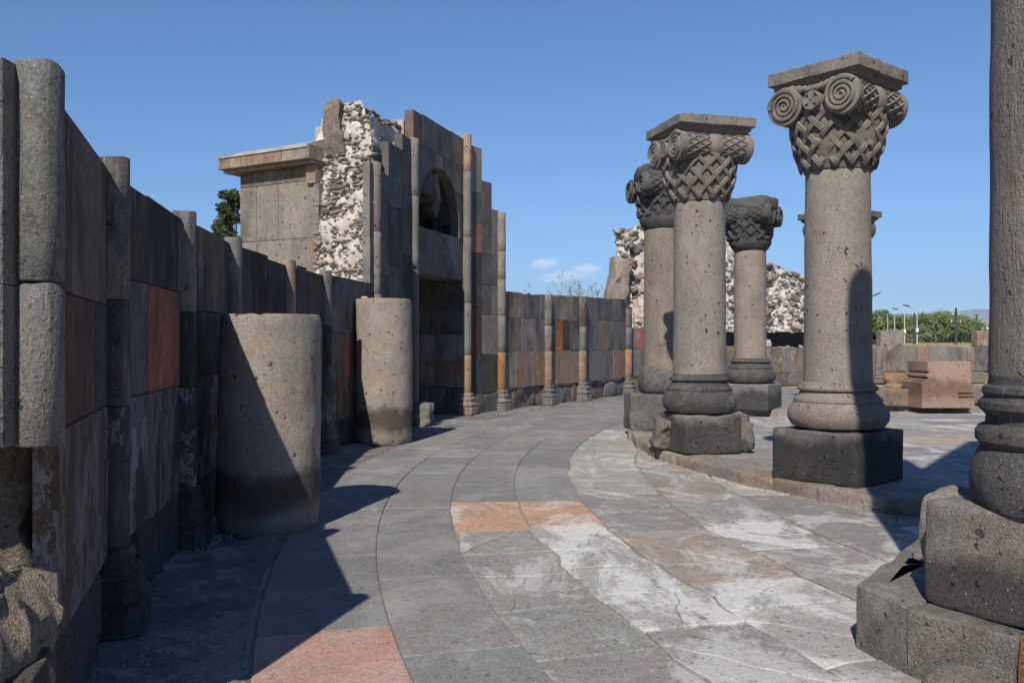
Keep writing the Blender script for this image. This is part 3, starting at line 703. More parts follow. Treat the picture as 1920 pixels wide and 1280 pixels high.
def rubble_fill(parent, fn, count, size, cols, flat=.6):
    """the small stones between the large ones, joined by colour"""
    for c_ in cols:
        bg_ = Bag()
        for _ in range(count // len(cols)):
            me = rng.choice(ROCKS); p, nn = fn(rng.random(), rng.random()); s_ = rng.uniform(*size)
            M = Matrix.Rotation(rng.uniform(0, 6.3), 3, 'Z') @ Matrix.Rotation(rng.uniform(-.35, .35), 3, 'X') @ Matrix.Diagonal((s_ * rng.uniform(1.2, 2.0), s_ * 1.2, s_ * flat))
            bg_.add([M @ v.co + p - nn * rng.uniform(-.01, s_ * .2) for v in me.vertices], [tuple(q.vertices) for q in me.polygons])
        o = mk('rubble_stones', bg_.V, bg_.F, M_rub, parent, c_); o['kind'] = 'stuff'
rubble_fill(po, lambda u, v: core_pt(u, .36 + .64 * v), 620, (.04, .10), [(.26, .235, .205), (.17, .16, .15), (.32, .29, .255)])
# top of the core behind the facade, stepping up to the top slabs
def top_pt(u, v):
    a = Vector((-2.52, 15.05, 5.30)).lerp(Vector((-2.02, 16.75, 5.62)), u); b = Vector((-3.35, 15.9, 5.55)).lerp(Vector((-3.0, 17.6, 5.8)), u)
    p = a.lerp(b, v); p.z = 5.62 + .05 * math.sin(u * 9); return p, Vector((0, 0, 1))
rock('rubble_core', (-2.78, 16.28, 4.94), (.95, 1.95, 1.45), M_mort, po, (.52, .49, .44), rotz=math.atan2(pt.y, pt.x) - math.pi / 2, n=26, amp=.09, k=8, seed=44, freq=2.4, octv=6)
def side_pt(u, v):
    a = Vector((-2.66, 15.05, 0)).lerp(Vector((-2.16, 16.75, 0)), u); a.z = 3.0 + (2.52 + .28 * u) * v; return a, Vector((.95, -.3, 0))
surf(po, 'rubble_core', side_pt, 24, 40, .06, 9, (.55, .52, .47))
for _ in range(150):
    f_ = top_pt if rng.random() < .75 else side_pt
    p, nn = f_(rng.random(), rng.uniform(.05, 1)); s = rng.uniform(.06, .13)
    link('rubble_stone', rng.choice(ROCKS), M_rub, po, p + nn * .02, rng.choice(RUBC), (rng.uniform(-.4, .4), rng.uniform(-.4, .4), rng.uniform(0, 6)), (s * 1.7, s * 1.2, s * .65))
rock('broken_block', (-3.03, 15.34, 5.30), (.34, .42, .92), M_break, po, (.26, .22, .18), rotz=-.3, tilt=(.05, -.10), n=18, amp=.085, k=14, seed=51, freq=2.6, octv=6)

# porch building behind the wall --------------------------------------------------------------
F1, F0 = Vector((-3.40, 15.25, 0)), Vector((-5.02, 16.15, 0))
bd = thing('stone_porch', 'square stone porch with a projecting cornice and low roof, behind the dark wall', 'building', (-4.0, 17.5, 0))
A, B, t, n, L = frame2(F0, F1); bk = -n
def bb(s0, s1, z0, z1, col, proud=0.0, depth=.3, mat=M_panel, name='stone_block'):
    Vv, Ff = prism(A, t, n, rect(s0 + .003, s1 - .003, z0 + .003, z1 - .003), proud, depth, .006); return mk(name, Vv, Ff, mat, bd, jc(col, .07))
BW = (.22, .20, .175)
for z0, z1, ws in ((0, 1.6, [1.0, L - 1.0]), (1.6, 2.55, [.35, .9, L - 1.25]), (2.55, 3.42, [.42, .85, L - 1.27]), (3.42, 4.42, [.42, .52, L - .94 - .0]), (4.42, 4.68, [.3, .95, L - 1.25])):
    s = 0
    for i, w in enumerate(ws): bb(s, s + w, z0, z1, BW if z0 < 4.4 else (.14, .11, .09) if i == 0 else (.17, .145, .12), rng.uniform(-.004, .004)); s += w  # course under the cornice darker, the cornice's shade put into its colour
bb(-.10, .33, 2.42, 3.0, (.36, .22, .12), .07, .3); bb(-.14, .36, 3.0, 3.09, (.30, .25, .19), .10, .3, name='string_course')
bb(L - .12, L + .02, 2.3, 3.4, BN, .05, .3); bb(L - .08, L + .06, 3.4, 3.95, (.2, .18, .16), .03, .3); bb(L - .05, L + .08, 3.95, 4.35, (.22, .2, .175), .04, .3); bb(L - .20, L + .02, 4.35, 4.69, PK, .06, .3)
s = -.28
for w, c in ((.28, PK), (.30, (.30, .22, .17)), (.55, PK), (.42, PK), (L + .05 - 1.27, (.26, .235, .20))):
    Vv, Ff = prism(A, t, n, [(s + .002, 4.745), (s + w - .002, 4.745), (s + w - .002, 4.985), (s + .002, 4.985)], .26, .5, .008); mk('cornice_block', Vv, Ff, M_panel, bd, jc(c, .08)); s += w
Vv, Ff = prism(A, t, n, rect(-.22, L + .04, 4.685, 4.743), .20, .5, .004); mk('cornice_moulding', Vv, Ff, M_panel, bd, (.2, .17, .14))
D = 1.5
for P_, t_, n_, L_ in ((A - n * .3 + t * .0, -n, -t, D - .3),):
    Vv, Ff = prism(P_, t_, n_, rect(0, L_, 0, 4.68), 0, .3, 0); mk('side_wall', Vv, Ff, M_panel, bd, BW)
Vv, Ff = prism(A - n * D, t, n, rect(0, L, 0, 4.68), 0, .3, 0); mk('back_wall', Vv, Ff, M_panel, bd, BW)
z5 = 4.992
c0 = A - t * .30 + n * .28; c1 = A + t * (L + .02) + n * .28; c2 = A + t * (L + .05) - n * (D + .3); c3 = A - t * .30 - n * (D + .3)
rid0 = A + t * (L * .66) - n * .8; rid1 = A + t * (L * .99) - n * 1.1
Vr = [Vector((q.x, q.y, z5)) for q in (c0, c1, c2, c3)] + [Vector((rid0.x, rid0.y, 5.34)), Vector((rid1.x, rid1.y, 5.50))]
Vr += [Vector((q.x, q.y, z5 - .05)) for q in (c0, c1, c2, c3)]
mk('roof', Vr, [(0, 1, 4), (1, 2, 5, 4), (2, 3, 5), (3, 0, 4, 5), (0, 6, 7, 1), (1, 7, 8, 2), (2, 8, 9, 3), (3, 9, 6, 0), (9, 8, 7, 6)], M_tin, bd)

# right hand ring wall ------------------------------------------------------------------------
rw = thing('curved_wall', 'sunlit curved wall of grey, orange and brown panels to the right of the tall portal', 'wall', (1.5, 23, 0))
GX = (.17, .16, .15); BX = (.20, .16, .13); OX = (.29, .175, .105); OB = (.235, .155, .10)
CR = {0: [(.49, 1.36, [(.25, GX), (.30, LG), (.60, OX), (.12, LG), (.65, OX)]), (1.36, 2.16, [(.3, GX), (.5, BX), (.25, GX), (.35, LG), (.55, GX)]), (2.16, 2.78, [(.3, GX), (.6, BX), (.35, GX), (.5, GY), (.35, GX)])],
      1: [(.49, 1.36, [(.5, OB), (.9, OB)]), (1.36, 2.16, [(.32, GY), (.26, (.42, .15, .07)), (.3, DK), (.45, GY)]), (2.16, 2.80, [(.45, GX), (.55, BX), (.4, GY)])],
      2: [(.50, 1.36, [(.95, GX), (.75, BX), (.42, OX), (.45, (.38, .2, .09))]), (1.36, 2.20, [(.75, GX), (.55, BN), (.65, GX), (.5, GY)]), (2.20, 2.86, [(.7, GX), (.75, GY), (.75, GX)])]}
rl = [R2, Q1, Q2, Q3]
for i in range(3):
    facet(rw, rl[i], rl[i + 1], CR[i], proud=.03, jit=.004)
    base_course(rw, rl[i], rl[i + 1], 4, .46, .0, [GX, (.15, .14, .13), BX], amp=.055, k=10, dep=.3)
for i, v in enumerate(rl[1:]):
    n = nrm(rl[i], rl[min(i + 2, 3)])
    if i < 2: half_column(rw, v, n, [.47, 1.36, 2.0, 2.80], [(.30, .19, .11), LG, GX if i == 0 else BX], .14)
    else: half_column(rw, v, n, [.5, 1.36, 2.02, 2.60], [(.36, .2, .1), GX, BX], .15)
    pilaster_base(rw, v, n, .50, LG, w=.25, worn=.02, seed=i + 10)
core(rw, rl, .9, 2.72, 11, (.45, .42, .38)); top_rubble(rw, rl, 60, .08, .5, 2.74, (.06, .16))

# far low ring wall
fw = thing('low_wall', 'low far curved wall of brown stone panels below the green bushes', 'wall', (12, 33, 0))
fl = [(3.62, 26.9), (5.6, 29.1), (8.0, 31.0), (11.0, 32.8), (14.2, 33.9), (17.6, 34.1), (21, 33.6), (24.5, 32.4)]
tops = [2.05, 1.45, 1.40, 1.40, 1.42, 1.42, 1.42]
pal = [GY, BX, GX, BR, (.15, .115, .08), (.22, .15, .10), (.18, .165, .15), GX]
for i in range(7):
    st = lambda k: [(rng.uniform(.4, 1.0), rng.choice(pal)) for _ in range(k)]
    cs_ = [(.45, tops[i], st(5))] if i else [(.50, 1.36, [(.3, LG), (.8, LG), (.9, LG)]), (1.36, 2.05, [(.2, LG), (.62, (.42, .13, .085)), (.8, GX)])]
    facet(fw, fl[i], fl[i + 1], cs_, proud=.02, mats=[M_lower] * 3); base_course(fw, fl[i], fl[i + 1], 4, .46, .02, [GX, LG, BX, OB], amp=.03, k=8)
    if i: half_column(fw, fl[i], nrm(fl[i - 1], fl[i + 1]), [.45, 1.38], [rng.choice([GX, BX, BR])], .15); pilaster_base(fw, fl[i], nrm(fl[i - 1], fl[i + 1]), .47, LG, w=.26, worn=.015, seed=30 + i)
core(fw, fl, .9, 1.36, 21, (.36, .32, .27), zfun=lambda p: 1.37 if p.x > 5 else 1.6); top_rubble(fw, fl[1:], 30, .08, .6, 1.4, (.06, .2))

# far rubble mass
rm = thing('rubble_wall', 'tall white ruined rubble wall behind the carved columns, in the distance', 'ruin', (7, 31, 0))
rlx = [Vector((3.35, 28.9, 0)), Vector((4.6, 29.6, 0)), Vector((6.2, 30.9, 0)), Vector((8.2, 32.2, 0)), Vector((10.0, 33.3, 0)), Vector((12.4, 34.3, 0))]
rtz = [5.2, 5.65, 5.55, 5.35, 4.45, 3.9]
def rm_pt(u, v):
    x = u * (len(rlx) - 1); i = min(int(x), len(rlx) - 2); f = x - i; p = rlx[i].lerp(rlx[i + 1], f); zt = rtz[i] * (1 - f) + rtz[i + 1] * f
    zt += .30 * noise.noise(Vector((u * 14, 0, 2))) ; zb = 1.95 - .8 * max(0, .12 - u) / .12
    b = .55 * math.sin(min(1, v * 1.25) * math.pi * .5)     # bulges forward at the foot, leans back above
    z = zb + (zt - zb) * v; p = p + Vector((-.1, .9, 0)) * (b - .55 + .35 * v * v); p.z = z
    if u < .03: p.x += .6 * (.03 - u) / .03
    return p, Vector((.1, -.95, .2))
def rm_full(u, v):
    if v <= .75: return rm_pt(u, v / .75)
    p, nn = rm_pt(u, 1.0); k = (v - .75) / .25; q = p + Vector((.45, 1.4, 0)) * k; q.z = p.z - .5 * k * k; return q, Vector((0, 0, 1))
surf(rm, 'rubble_core', rm_full, 200, 100, .17, 2, (.50, .47, .43))
for i in range(len(rlx) - 1):
    a, b = rlx[i] + Vector((-.1, .75, 0)), rlx[i + 1] + Vector((-.1, .75, 0)); m = (a + b) / 2; d = b - a
    rock('footing', (m.x, m.y, 1.5), (d.length * 1.05, .9, 1.5), M_rough, rm, DK, rotz=math.atan2(d.y, d.x), n=10, amp=.06, k=12, seed=60 + i)
cnt = 0
while cnt < 230:
    u = rng.random(); v = rng.uniform(.0, 1.0); p, nn = rm_pt(u, v); s = rng.uniform(.17, .33)
    if cnt % 9 == 0: p, nn = rm_pt(u, 1.0)
    d = noise.fractal(p * 3.2 + Vector((2, 0, 0)), .8, 2.1, 5)
    link('rubble_stone', rng.choice(ROCKS), M_rub, rm, p + nn * (.17 * d + .03), rng.choice(RUBC), (rng.uniform(-.5, .5), rng.uniform(-.5, .5), rng.uniform(0, 6)), (s * 1.6, s * 1.2, s * .8)); cnt += 1
for q_ in range(9):
    p, _ = rm_pt(0, q_ / 8.5); rock('broken_end', (p.x + .35, p.y + .75, p.z), (rng.uniform(.9, 1.4), rng.uniform(1.1, 1.5), rng.uniform(.55, .8)), M_mort, rm, (.46, .42, .37), rotz=rng.random(), n=20, amp=.15, k=5, seed=300 + q_, freq=2.2, octv=6)
    for w_ in range(7): link('rubble_stone', rng.choice(ROCKS), M_rub, rm, (p.x + rng.uniform(-.25, .6), p.y + rng.uniform(-.05, .25), p.z + rng.uniform(-.3, .3)), rng.choice(RUBC), (rng.random(), rng.random(), rng.random() * 6), (.35, .3, .22))
def rm_surf(u, v):
    p, nn = rm_pt(u, v); return p + nn * (.17 * noise.fractal(p * 3.2 + Vector((2, 0, 0)), .8, 2.1, 5)), nn
rubble_fill(rm, rm_surf, 1100, (.07, .17), [(.27, .25, .22), (.19, .175, .165), (.34, .31, .275)], .8)
rock('broken_block', (3.40, 28.85, 3.15), (.60, .8, 2.4), M_break, rm, (.33, .285, .24), rotz=.2, tilt=(0, .2), n=16, amp=.11, k=9, seed=77)

# ------------------------------------------------------------------ column drums
def drum(cx, cy, r, h, col, label, lean, seed):
    prof = densify([(r * .93, 0.0), (r * .985, .05), (r, .14), (r * 1.01, .3), (r * 1.0, h * .7), (r * .985, h - .10), (r * .99, h - .035), (r * .965, h)], .06)
    V, F = lathe(prof, 96, (0, 0), .013, 3.2, seed)
    for v in V:
        if v.z > h - .07:
            q = noise.fractal(Vector((v.x * 6, v.y * 6, seed)), .9, 2, 4); v.z -= max(0, q) * .035; v.x *= 1 - max(0, q - .15) * .05; v.y *= 1 - max(0, q - .15) * .05
    for v in V: v.x += lean[0] * v.z; v.y += lean[1] * v.z; v += Vector((cx, cy, 0))
    o = mk('column_drum', V, F, M_drum, None, col, smooth=50, origin=(cx, cy, 0)); tag(o, label, 'column drum'); return o
drum(-2.115, 7.60, .432, 1.83, (.275, .246, .212), 'nearer and wider upright column drum, half in a diagonal shadow, against the dark wall', (.012, .0), 3)
drum(-2.03, 13.90, .447, 2.27, (.285, .254, .220), 'further, taller-looking sunlit column drum standing just before the portal', (-.004, .0), 6)
V, F = rockmesh(.05, .03, .014, n=3, amp=.01, seed=4); o = mk('pebble', [v + Vector((-2.3, 13.66, 2.283)) for v in V], F, M_rub, None, (.5, .47, .43)); tag(o, 'small pale pebble lying on top of the further drum', 'stone')

# ------------------------------------------------------------------ carved columns
def spiral(c, ax_u, ax_v, out, r, turns=3.1, w=.028, hand=1):
    """raised spiral on a disc"""
    P = []; m = int(turns * 26)
    for i in range(m + 1):
        f = i / m; a = hand * turns * 2 * math.pi * f + 1.2; rr = .018 + (r - .035) * f
        P.append(c + ax_u * (rr * math.cos(a)) + ax_v * (rr * math.sin(a)) + out * .004)
    return tube(P, w, 6, True, lambda f: w * (.62 + .45 * f))
def ribbon(P, N, w, h=.018):
    """three-strand band along a path with outward normals"""
    V = []; F = []; prof = [(-1, -.9), (-.92, .5), (-.66, 1.0), (-.36, .55), (0, 1.15), (.36, .55), (.66, 1.0), (.92, .5), (1, -.9)]; m = len(prof)
    for i, p in enumerate(P):
        d = (P[min(i + 1, len(P) - 1)] - P[max(i - 1, 0)]).normalized(); s = d.cross(N[i]).normalized()
        for a, b in prof: V.append(p + s * (a * w) + N[i] * (b * h))
    for i in range(len(P) - 1):
        for j in range(m - 1): F.append((i * m + j, i * m + j + 1, (i + 1) * m + j + 1, (i + 1) * m + j))
    return V, F
def column(loc, label, rot, floor_z, plinth, base, shaft, cap, col, group='carved columns of the colonnade', mat=M_shaft, dark=None, seed=1, plinth_col=None):
    cx, cy = loc; c = thing('carved_column', label, 'column', (cx, cy, floor_z), group)
    u = Vector((math.cos(rot), math.sin(rot), 0)); v = Vector((-u.y, u.x, 0)); Z = Vector((0, 0, 1)); O = Vector((cx, cy, 0))
    if plinth:
        hs, zt, amp, k = plinth
        rock('plinth', (cx, cy, (floor_z + zt) / 2 - .005), (hs * 2, hs * 2, zt - floor_z + .01), M_plinth, c, plinth_col or (.20, .18, .16), rotz=rot, n=14, amp=amp, k=k, seed=seed)
    if base:
        V, F = lathe(base, 64, loc, .006, 4, seed); mk('moulded_base', V, F, M_plinth if not dark else M_rough, c, (.23, .20, .175) if not dark else (.10, .097, .095), smooth=32)
    r0, r1, z0, z1 = shaft
    V, F = lathe(densify([(r0 * 1.0, z0), (r0, z0 + .02), (r1, z1 - .012), (r1 * .985, z1)], .1), 64, loc, .005, 2.5, seed); mk('shaft', V, F, mat, c, col, smooth=50)
    if not cap: return c
    kind, ccol, ab = cap
    zb = z1 + .004; z_v = zb + .69; rt, rb = .492, r1 * 1.02
    # basket
    def bprof(f): return rb + (rt - rb) * (math.sin(f * math.pi / 2) ** .62 - .10 * max(0, f - .75) * 4)
    H = .62
    worn = kind == 'worn'
    plain_h = .20 if worn else .015
    V, F = lathe([(bprof(i / 12) - (.022 if i / 12 * H > plain_h else -.004), zb + H * i / 12) for i in range(13)], 48, loc, .004 if not worn else .012, 5, seed)
    bk_ = mk('basket', V, F, M_carve, c, tuple(x * .9 for x in ccol), smooth=45)
    wv = Bag(); nb = 13 + seed % 4
    for hand in (1, -1):
        for i in range(nb):
            P = []; N = []; ph = 2 * math.pi * (i + (.5 if hand < 0 else 0)) / nb; m = 26; f0 = plain_h / H + .02
            for q in range(m + 1):
                f = f0 + (1.0 - f0) * q / m; a = ph + hand * 1.25 * f; rr = bprof(f); nv = Vector((math.cos(a), math.sin(a), -.15 * (1 - f))).normalized()
                cross = (2 * 1.25 * f * nb / (2 * math.pi)) ; wob = .010 * math.cos(math.pi * (cross + .5 * (hand < 0))) * hand
                er = noise.noise(Vector((math.cos(a) * 1.6, math.sin(a) * 1.6, f * 1.5 + seed)))
                if er > (.22 if worn else .56): rr -= .030
                rr += .006 * noise.noise(Vector((math.cos(a) * 6, math.sin(a) * 6, f * 6)))
                P.append(O + Vector((rr * math.cos(a), rr * math.sin(a), zb + H * f)) + nv * (wob - .002)); N.append(nv)
            wv.add(*ribbon(P, N, .030, .013))
    wv_ = mk('basket_weave', wv.V, wv.F, M_carve, bk_, ccol, smooth=60)
    # bolsters with spiral ends
    hl, rv, off = .51, .202, .325
    for sg in (1, -1):
        cb = O + v * (sg * off) + Z * z_v; V = []; F = []; rings = [(-1, .93), (-.985, 1.0), (-.86, 1.0), (-.80, .93), (-.5, .88), (-.16, .84), (.16, .84), (.5, .88), (.80, .93), (.86, 1.0), (.985, 1.0), (1, .93)]; nn = 36
        for a, k in rings:
            for i in range(nn):
                q = 2 * math.pi * i / nn; V.append(cb + u * (a * hl) + (v * math.cos(q) + Z * math.sin(q)) * rv * k)
        for j in range(len(rings) - 1):
            for i in range(nn): F.append((j * nn + i, j * nn + (i + 1) % nn, (j + 1) * nn + (i + 1) % nn, (j + 1) * nn + i))
        F.append(tuple(range(nn - 1, -1, -1))); F.append(tuple(range((len(rings) - 1) * nn, len(rings) * nn)))
        if worn:
            for w_ in V: w_ += noise.noise_vector(w_ * 4 + Vector((seed, 0, 0))) * .03
        bo = mk('bolster', V, F, M_carve, c, ccol, smooth=35)
        for e in (1, -1):
            V, F = spiral(cb + u * (e * (hl + .001)), v, Z, u * e, rv * .96, 3.2 if not worn else 2.4, .026, hand=e * sg); mk('spiral', V, F, M_carve, bo, ccol, smooth=60)
        lt = Bag()       # diamond lattice on both halves
        for e in (1, -1):
            for hand in (1, -1):
                for i in range(13):
                    P = []; ph = 2 * math.pi * (i + .25) / 13
                    for q in range(9):
                        f = q / 8; a = ph + hand * .95 * f; x = .16 + .66 * f; rr = rv * (.84 + .09 * f) + .006
                        if sg * math.cos(a) < -.55: continue
                        p_ = cb + u * (e * x * hl) + (v * math.cos(a) + Z * math.sin(a)) * rr
                        if worn: p_ += noise.noise_vector(cb * 0 + p_ * 4 + Vector((seed, 0, 0))) * .03
                        P.append(p_)
                    if len(P) > 2: lt.add(*tube(P, .011, 4))
        mk('lattice', lt.V, lt.F, M_carve, bo, ccol)
        if not worn:     # strap round the middle
            V = []; F = []; m = 22
            for a in (-.17, -.13, .13, .17):
                for i in range(m + 1):
                    q = -2.0 + 4.0 * i / m; k = rv * (.90 if abs(a) > .15 else .95); V.append(cb + u * (a * hl * 1.0) + (v * (sg * math.cos(q)) + Z * math.sin(q)) * k)
            for j in range(3):
                for i in range(m): F.append((j * (m + 1) + i, j * (m + 1) + i + 1, (j + 1) * (m + 1) + i + 1, (j + 1) * (m + 1) + i))
            mk('strap', V, F, M_carve, bo, ccol, smooth=40)
            rp = Bag()   # twisted rope lying above the bolster
            for s2 in range(2):
                P = []
                for q in range(45):
                    f = q / 44; a = f * 2 * math.pi * 6 + math.pi * s2; P.append(O + v * (sg * (off + .085)) + Z * (z_v + .200) + u * ((f - .5) * .78) + (v * math.cos(a) + Z * math.sin(a)) * .026)
                rp.add(*tube(P, .034, 6))
            mk('rope', rp.V, rp.F, M_carve, bo, ccol, smooth=60)
    # bosses with a cross between the spirals, and rope above
    for e in (1, -1):
        cb = O + u * (e * (hl - .10)) + Z * (z_v - .005); V = []; F = []; nn = 28
        for a, k in ((-.3, 1), (.11, 1), (.125, .9), (.125, .80), (.105, .78)):
            for i in range(nn): q = 2 * math.pi * i / nn; V.append(cb + u * (e * a) + (v * math.cos(q) + Z * math.sin(q)) * .104 * k)
        for j in range(4):
            for i in range(nn):
                f4 = (j * nn + i, j * nn + (i + 1) % nn, (j + 1) * nn + (i + 1) % nn, (j + 1) * nn + i); F.append(f4 if e > 0 else f4[::-1])
        F.append(tuple(range(4 * nn, 5 * nn)))
        bs = mk('boss', V, F, M_carve, c, ccol, smooth=35)
        if not worn:
            V = []; F = []
            for q in range(4):
                a = q * math.pi / 2 + .05; d = v * math.cos(a) + Z * math.sin(a); s = v * -math.sin(a) + Z * math.cos(a); k = len(V); o_ = cb + u * (e * .125)
                V += [o_ + s * .012, o_ - s * .012, o_ + d * .085 - s * .045, o_ + d * .085 + s * .045] + [x + u * (e * -.03) for x in (o_ + s * .012, o_ - s * .012, o_ + d * .085 - s * .045, o_ + d * .085 + s * .045)]
                F += [(k, k + 1, k + 2, k + 3), (k, k + 3, k + 7, k + 4), (k + 1, k + 5, k + 6, k + 2), (k + 2, k + 6, k + 7, k + 3)]
            mk('cross', V, F, M_carve, bs, ccol)
            rp = Bag()
            for s2 in range(2):
                P = []
                for q in range(31):
                    f = q / 30; a = f * 2 * math.pi * 4 + math.pi * s2; P.append(O + u * (e * .46) + Z * (z_v + .175 - .05 * math.sin(f * math.pi)) + v * ((f - .5) * .52) + (u * math.cos(a) + Z * math.sin(a)) * .022)
                rp.add(*tube(P, .030, 6))
            mk('rope', rp.V, rp.F, M_carve, bs, ccol, smooth=60)
    if ab:
        hs, th, skew = ab; zA = z_v + .245; V = []; F = []
        lv = [(.60, -.30), (.70, -.20), (.70, -.175), (.76, -.15), (.76, -.125), (.83, -.10), (.83, -.075), (.90, -.05), (.90, -.02), (.985, 0), (1.0, .006), (1.0, th - .006), (.992, th)]
        for k, z in lv:
            for a, b in ((-1, -1), (1, -1), (1, 1), (-1, 1)): V.append(O + u * (a * hs * k) + v * (b * hs * k) + Z * (zA + z))
        m1 = 9 * 4
        F = [(j * 4 + i, j * 4 + (i + 1) % 4, (j + 1) * 4 + (i + 1) % 4, (j + 1) * 4 + i) for j in range(len(lv) - 1) for i in range(4)] + [(len(lv) * 4 - 4, len(lv) * 4 - 3, len(lv) * 4 - 2, len(lv) * 4 - 1)]
        k2 = 9 * 4
        Va, Fa = rockmesh(hs, hs, th / 2, n=22, amp=.006, k=60, seed=seed + 3, freq=6)
        for w_ in Va:
            q_ = noise.noise(w_ * 7 + Vector((seed, 5, 0)))
            if max(abs(w_.x), abs(w_.y)) > hs * .93 and q_ > .34: w_.z *= .90; w_.x *= .988; w_.y *= .988
        am = mk('abacus', [O + u * q.x + v * q.y + Z * (zA + th / 2 + q.z) for q in Va], Fa, M_panel, c, ccol, smooth=35)
        mk('abacus_moulding', V[:k2 + 4], [f for f in F if max(f) < k2 + 4], M_carve, am, ccol)
        cl_ = Bag()
        for a_, b_ in ((u, v), (-u, v), (v, u), (-v, u)):
            for q in (-.055, 0, .055):
                P0 = O + a_ * (hs * .86) + b_ * q; hh = .028
                bx = [P0 + b_ * (sx * hh * .8) + a_ * (sy * .05) + Z * (zA - .075 + sz * .07) - a_ * (0 if sz > 0 else .10) for sz in (-1, 1) for sx, sy in ((-1, -1), (1, -1), (1, 1), (-1, 1))]
                cl_.add(bx, [(0, 1, 2, 3), (4, 5, 6, 7), (0, 1, 5, 4), (1, 2, 6, 5), (2, 3, 7, 6), (3, 0, 4, 7)])
        mk('clasp', cl_.V, cl_.F, M_carve, am, ccol)
    else:
        V, F = rockmesh(.50, .42, .16, n=12, amp=.07, k=5, seed=seed + 5); M = Matrix.Rotation(rot, 3, 'Z')
        mk('broken_top', [M @ q + O + Z * (z_v + .22) for q in V], F, M_carve, c, ccol, smooth=40)
    return c
def base_prof(z, s=1.0, rs=.345, top=1.17, rt=.52):
    k = (top - z) / .50
    return [(rs * 1.10, z), (rt * .90, z + .03 * k), (rt * .98, z + .09 * k), (rt, z + .15 * k), (rt * .97, z + .22 * k), (rt * .885, z + .275 * k), (rt * .86, z + .285 * k), (rt * .875, z + .30 * k), (rt * .865, z + .325 * k),
            (rt * .80, z + .35 * k), (rt * .745, z + .39 * k), (rt * .735, z + .405 * k), (rt * .79, z + .415 * k), (rt * .80, z + .435 * k), (rt * .775, z + .455 * k), (rt * .735, z + .465 * k), (rt * .72, z + .485 * k), (rs * 1.02, z + .50 * k)]
CAPC = (.205, .186, .165)
column((3.50, 9.40), 'large right column with woven basket capital, spirals and cross boss, on a black square plinth', R(40), PZ + .02, (.49, .67, .013, 40), base_prof(.67), (.352, .332, 1.17, 3.405), ('full', CAPC, (.525, .132, 0)), SH, seed=2, plinth_col=(.125, .12, .117))
column((2.53, 11.80), 'middle column with intact flat-topped capital, standing on a chipped grey plinth block', R(15), PZ + .02, (.41, .64, .016, 34), base_prof(.64, top=1.17, rt=.497), (.353, .338, 1.17, 3.456), ('full', CAPC, (.545, .12, 0)), SH, seed=4, dark=True, plinth_col=(.19, .18, .165))
rock('broken_plinth', (2.53 - .44, 11.95, .36), (.30, .5, .42), M_break, bpy.data.objects['carved_column.001'], (.19, .175, .16), n=16, amp=.07, k=9, seed=81, freq=3.5, octv=5)
rock('broken_plinth', (2.53 + .50, 11.82, .38), (.30, .5, .46), M_break, bpy.data.objects['carved_column.001'], (.21, .19, .165), n=16, amp=.08, k=9, seed=82, freq=3.5, octv=5)
column((2.60, 14.90), 'rear column half hidden by the middle one, with broken black capital and jagged plinth', R(10), PZ, None, None, (.355, .345, 1.12, 3.50), ('worn', (.098, .096, .094), None), (.235, .20, .167), seed=6, dark=True)
cB = bpy.data.objects['carved_column.002']
rock('plinth', (2.44, 14.85, .42), (.98, .95, .62), M_rough, cB, (.15, .145, .14), n=14, amp=.04, k=20, seed=83); rock('moulded_base', (2.55, 14.85, .93), (.78, .82, .50), M_rough, cB, (.15, .145, .14), n=12, amp=.06, k=5, seed=84)
column((4.82, 17.70), 'small far column with weathered black scroll capital and clean round base', R(-32), QZ, (.50, .76, .006, 40), base_prof(.76, top=1.27, rt=.50, rs=.315), (.322, .312, 1.27, 3.42), ('worn', (.088, .087, .086), None), (.27, .23, .195), seed=8, dark=True, plinth_col=(.19, .185, .18))
cS = bpy.data.objects['carved_column.003']
column((6.92, 18.50), 'far column almost hidden behind the large right column, only capital edges showing', R(30), QZ, (.48, .76, .008, 22), base_prof(.76, top=1.27, rt=.50, rs=.315), (.31, .30, 1.27, 3.25), ('full', (.12, .115, .11), (.60, .12, 0)), SH, seed=9, dark=True)
# tall plain shaft at the right edge, on a heavy block
ZB = .32
cT = column((2.61, 4.06), 'tall combed column cut off by the right edge of the photo, on massive rough blocks', R(-63), ZB, None,
       [(.36, .80), (.405, .82), (.428, .88), (.435, .95), (.425, 1.02), (.40, 1.09), (.385, 1.105), (.395, 1.115), (.412, 1.135), (.412, 1.175), (.395, 1.20), (.365, 1.215), (.360, 1.25), (.372, 1.265), (.392, 1.285), (.392, 1.315), (.372, 1.335), (.368, 1.345), (.378, 1.36), (.374, 1.385), (.352, 1.40), (.351, 1.44)],
       (.349, .335, 1.44, 5.3), None, (.20, .175, .15), mat=M_comb, dark=True, seed=12)
V, F = lathe(densify([(.335, 5.304), (.345, 5.32), (.40, 5.7), (.455, 6.2), (.48, 6.8), (.47, 7.15)], .1), 48, (2.61, 4.06), .01, 3, 3); mk('capital', V, F, M_carve, cT, (.2, .18, .155), smooth=40)  # unseen flare, shaped to shift the shadow edge on the next column
rock('plinth', (2.62, 4.12, (ZB + .82) / 2), (.90, .86, .82 - ZB), M_plinth, cT, (.20, .18, .16), rotz=R(-63), n=20, amp=.018, k=30, seed=14)
rock('plinth', (2.34, 4.56, .60), (.26, .30, .42), M_rough, cT, (.26, .235, .20), rotz=R(-63), n=12, amp=.05, k=8, seed=16)
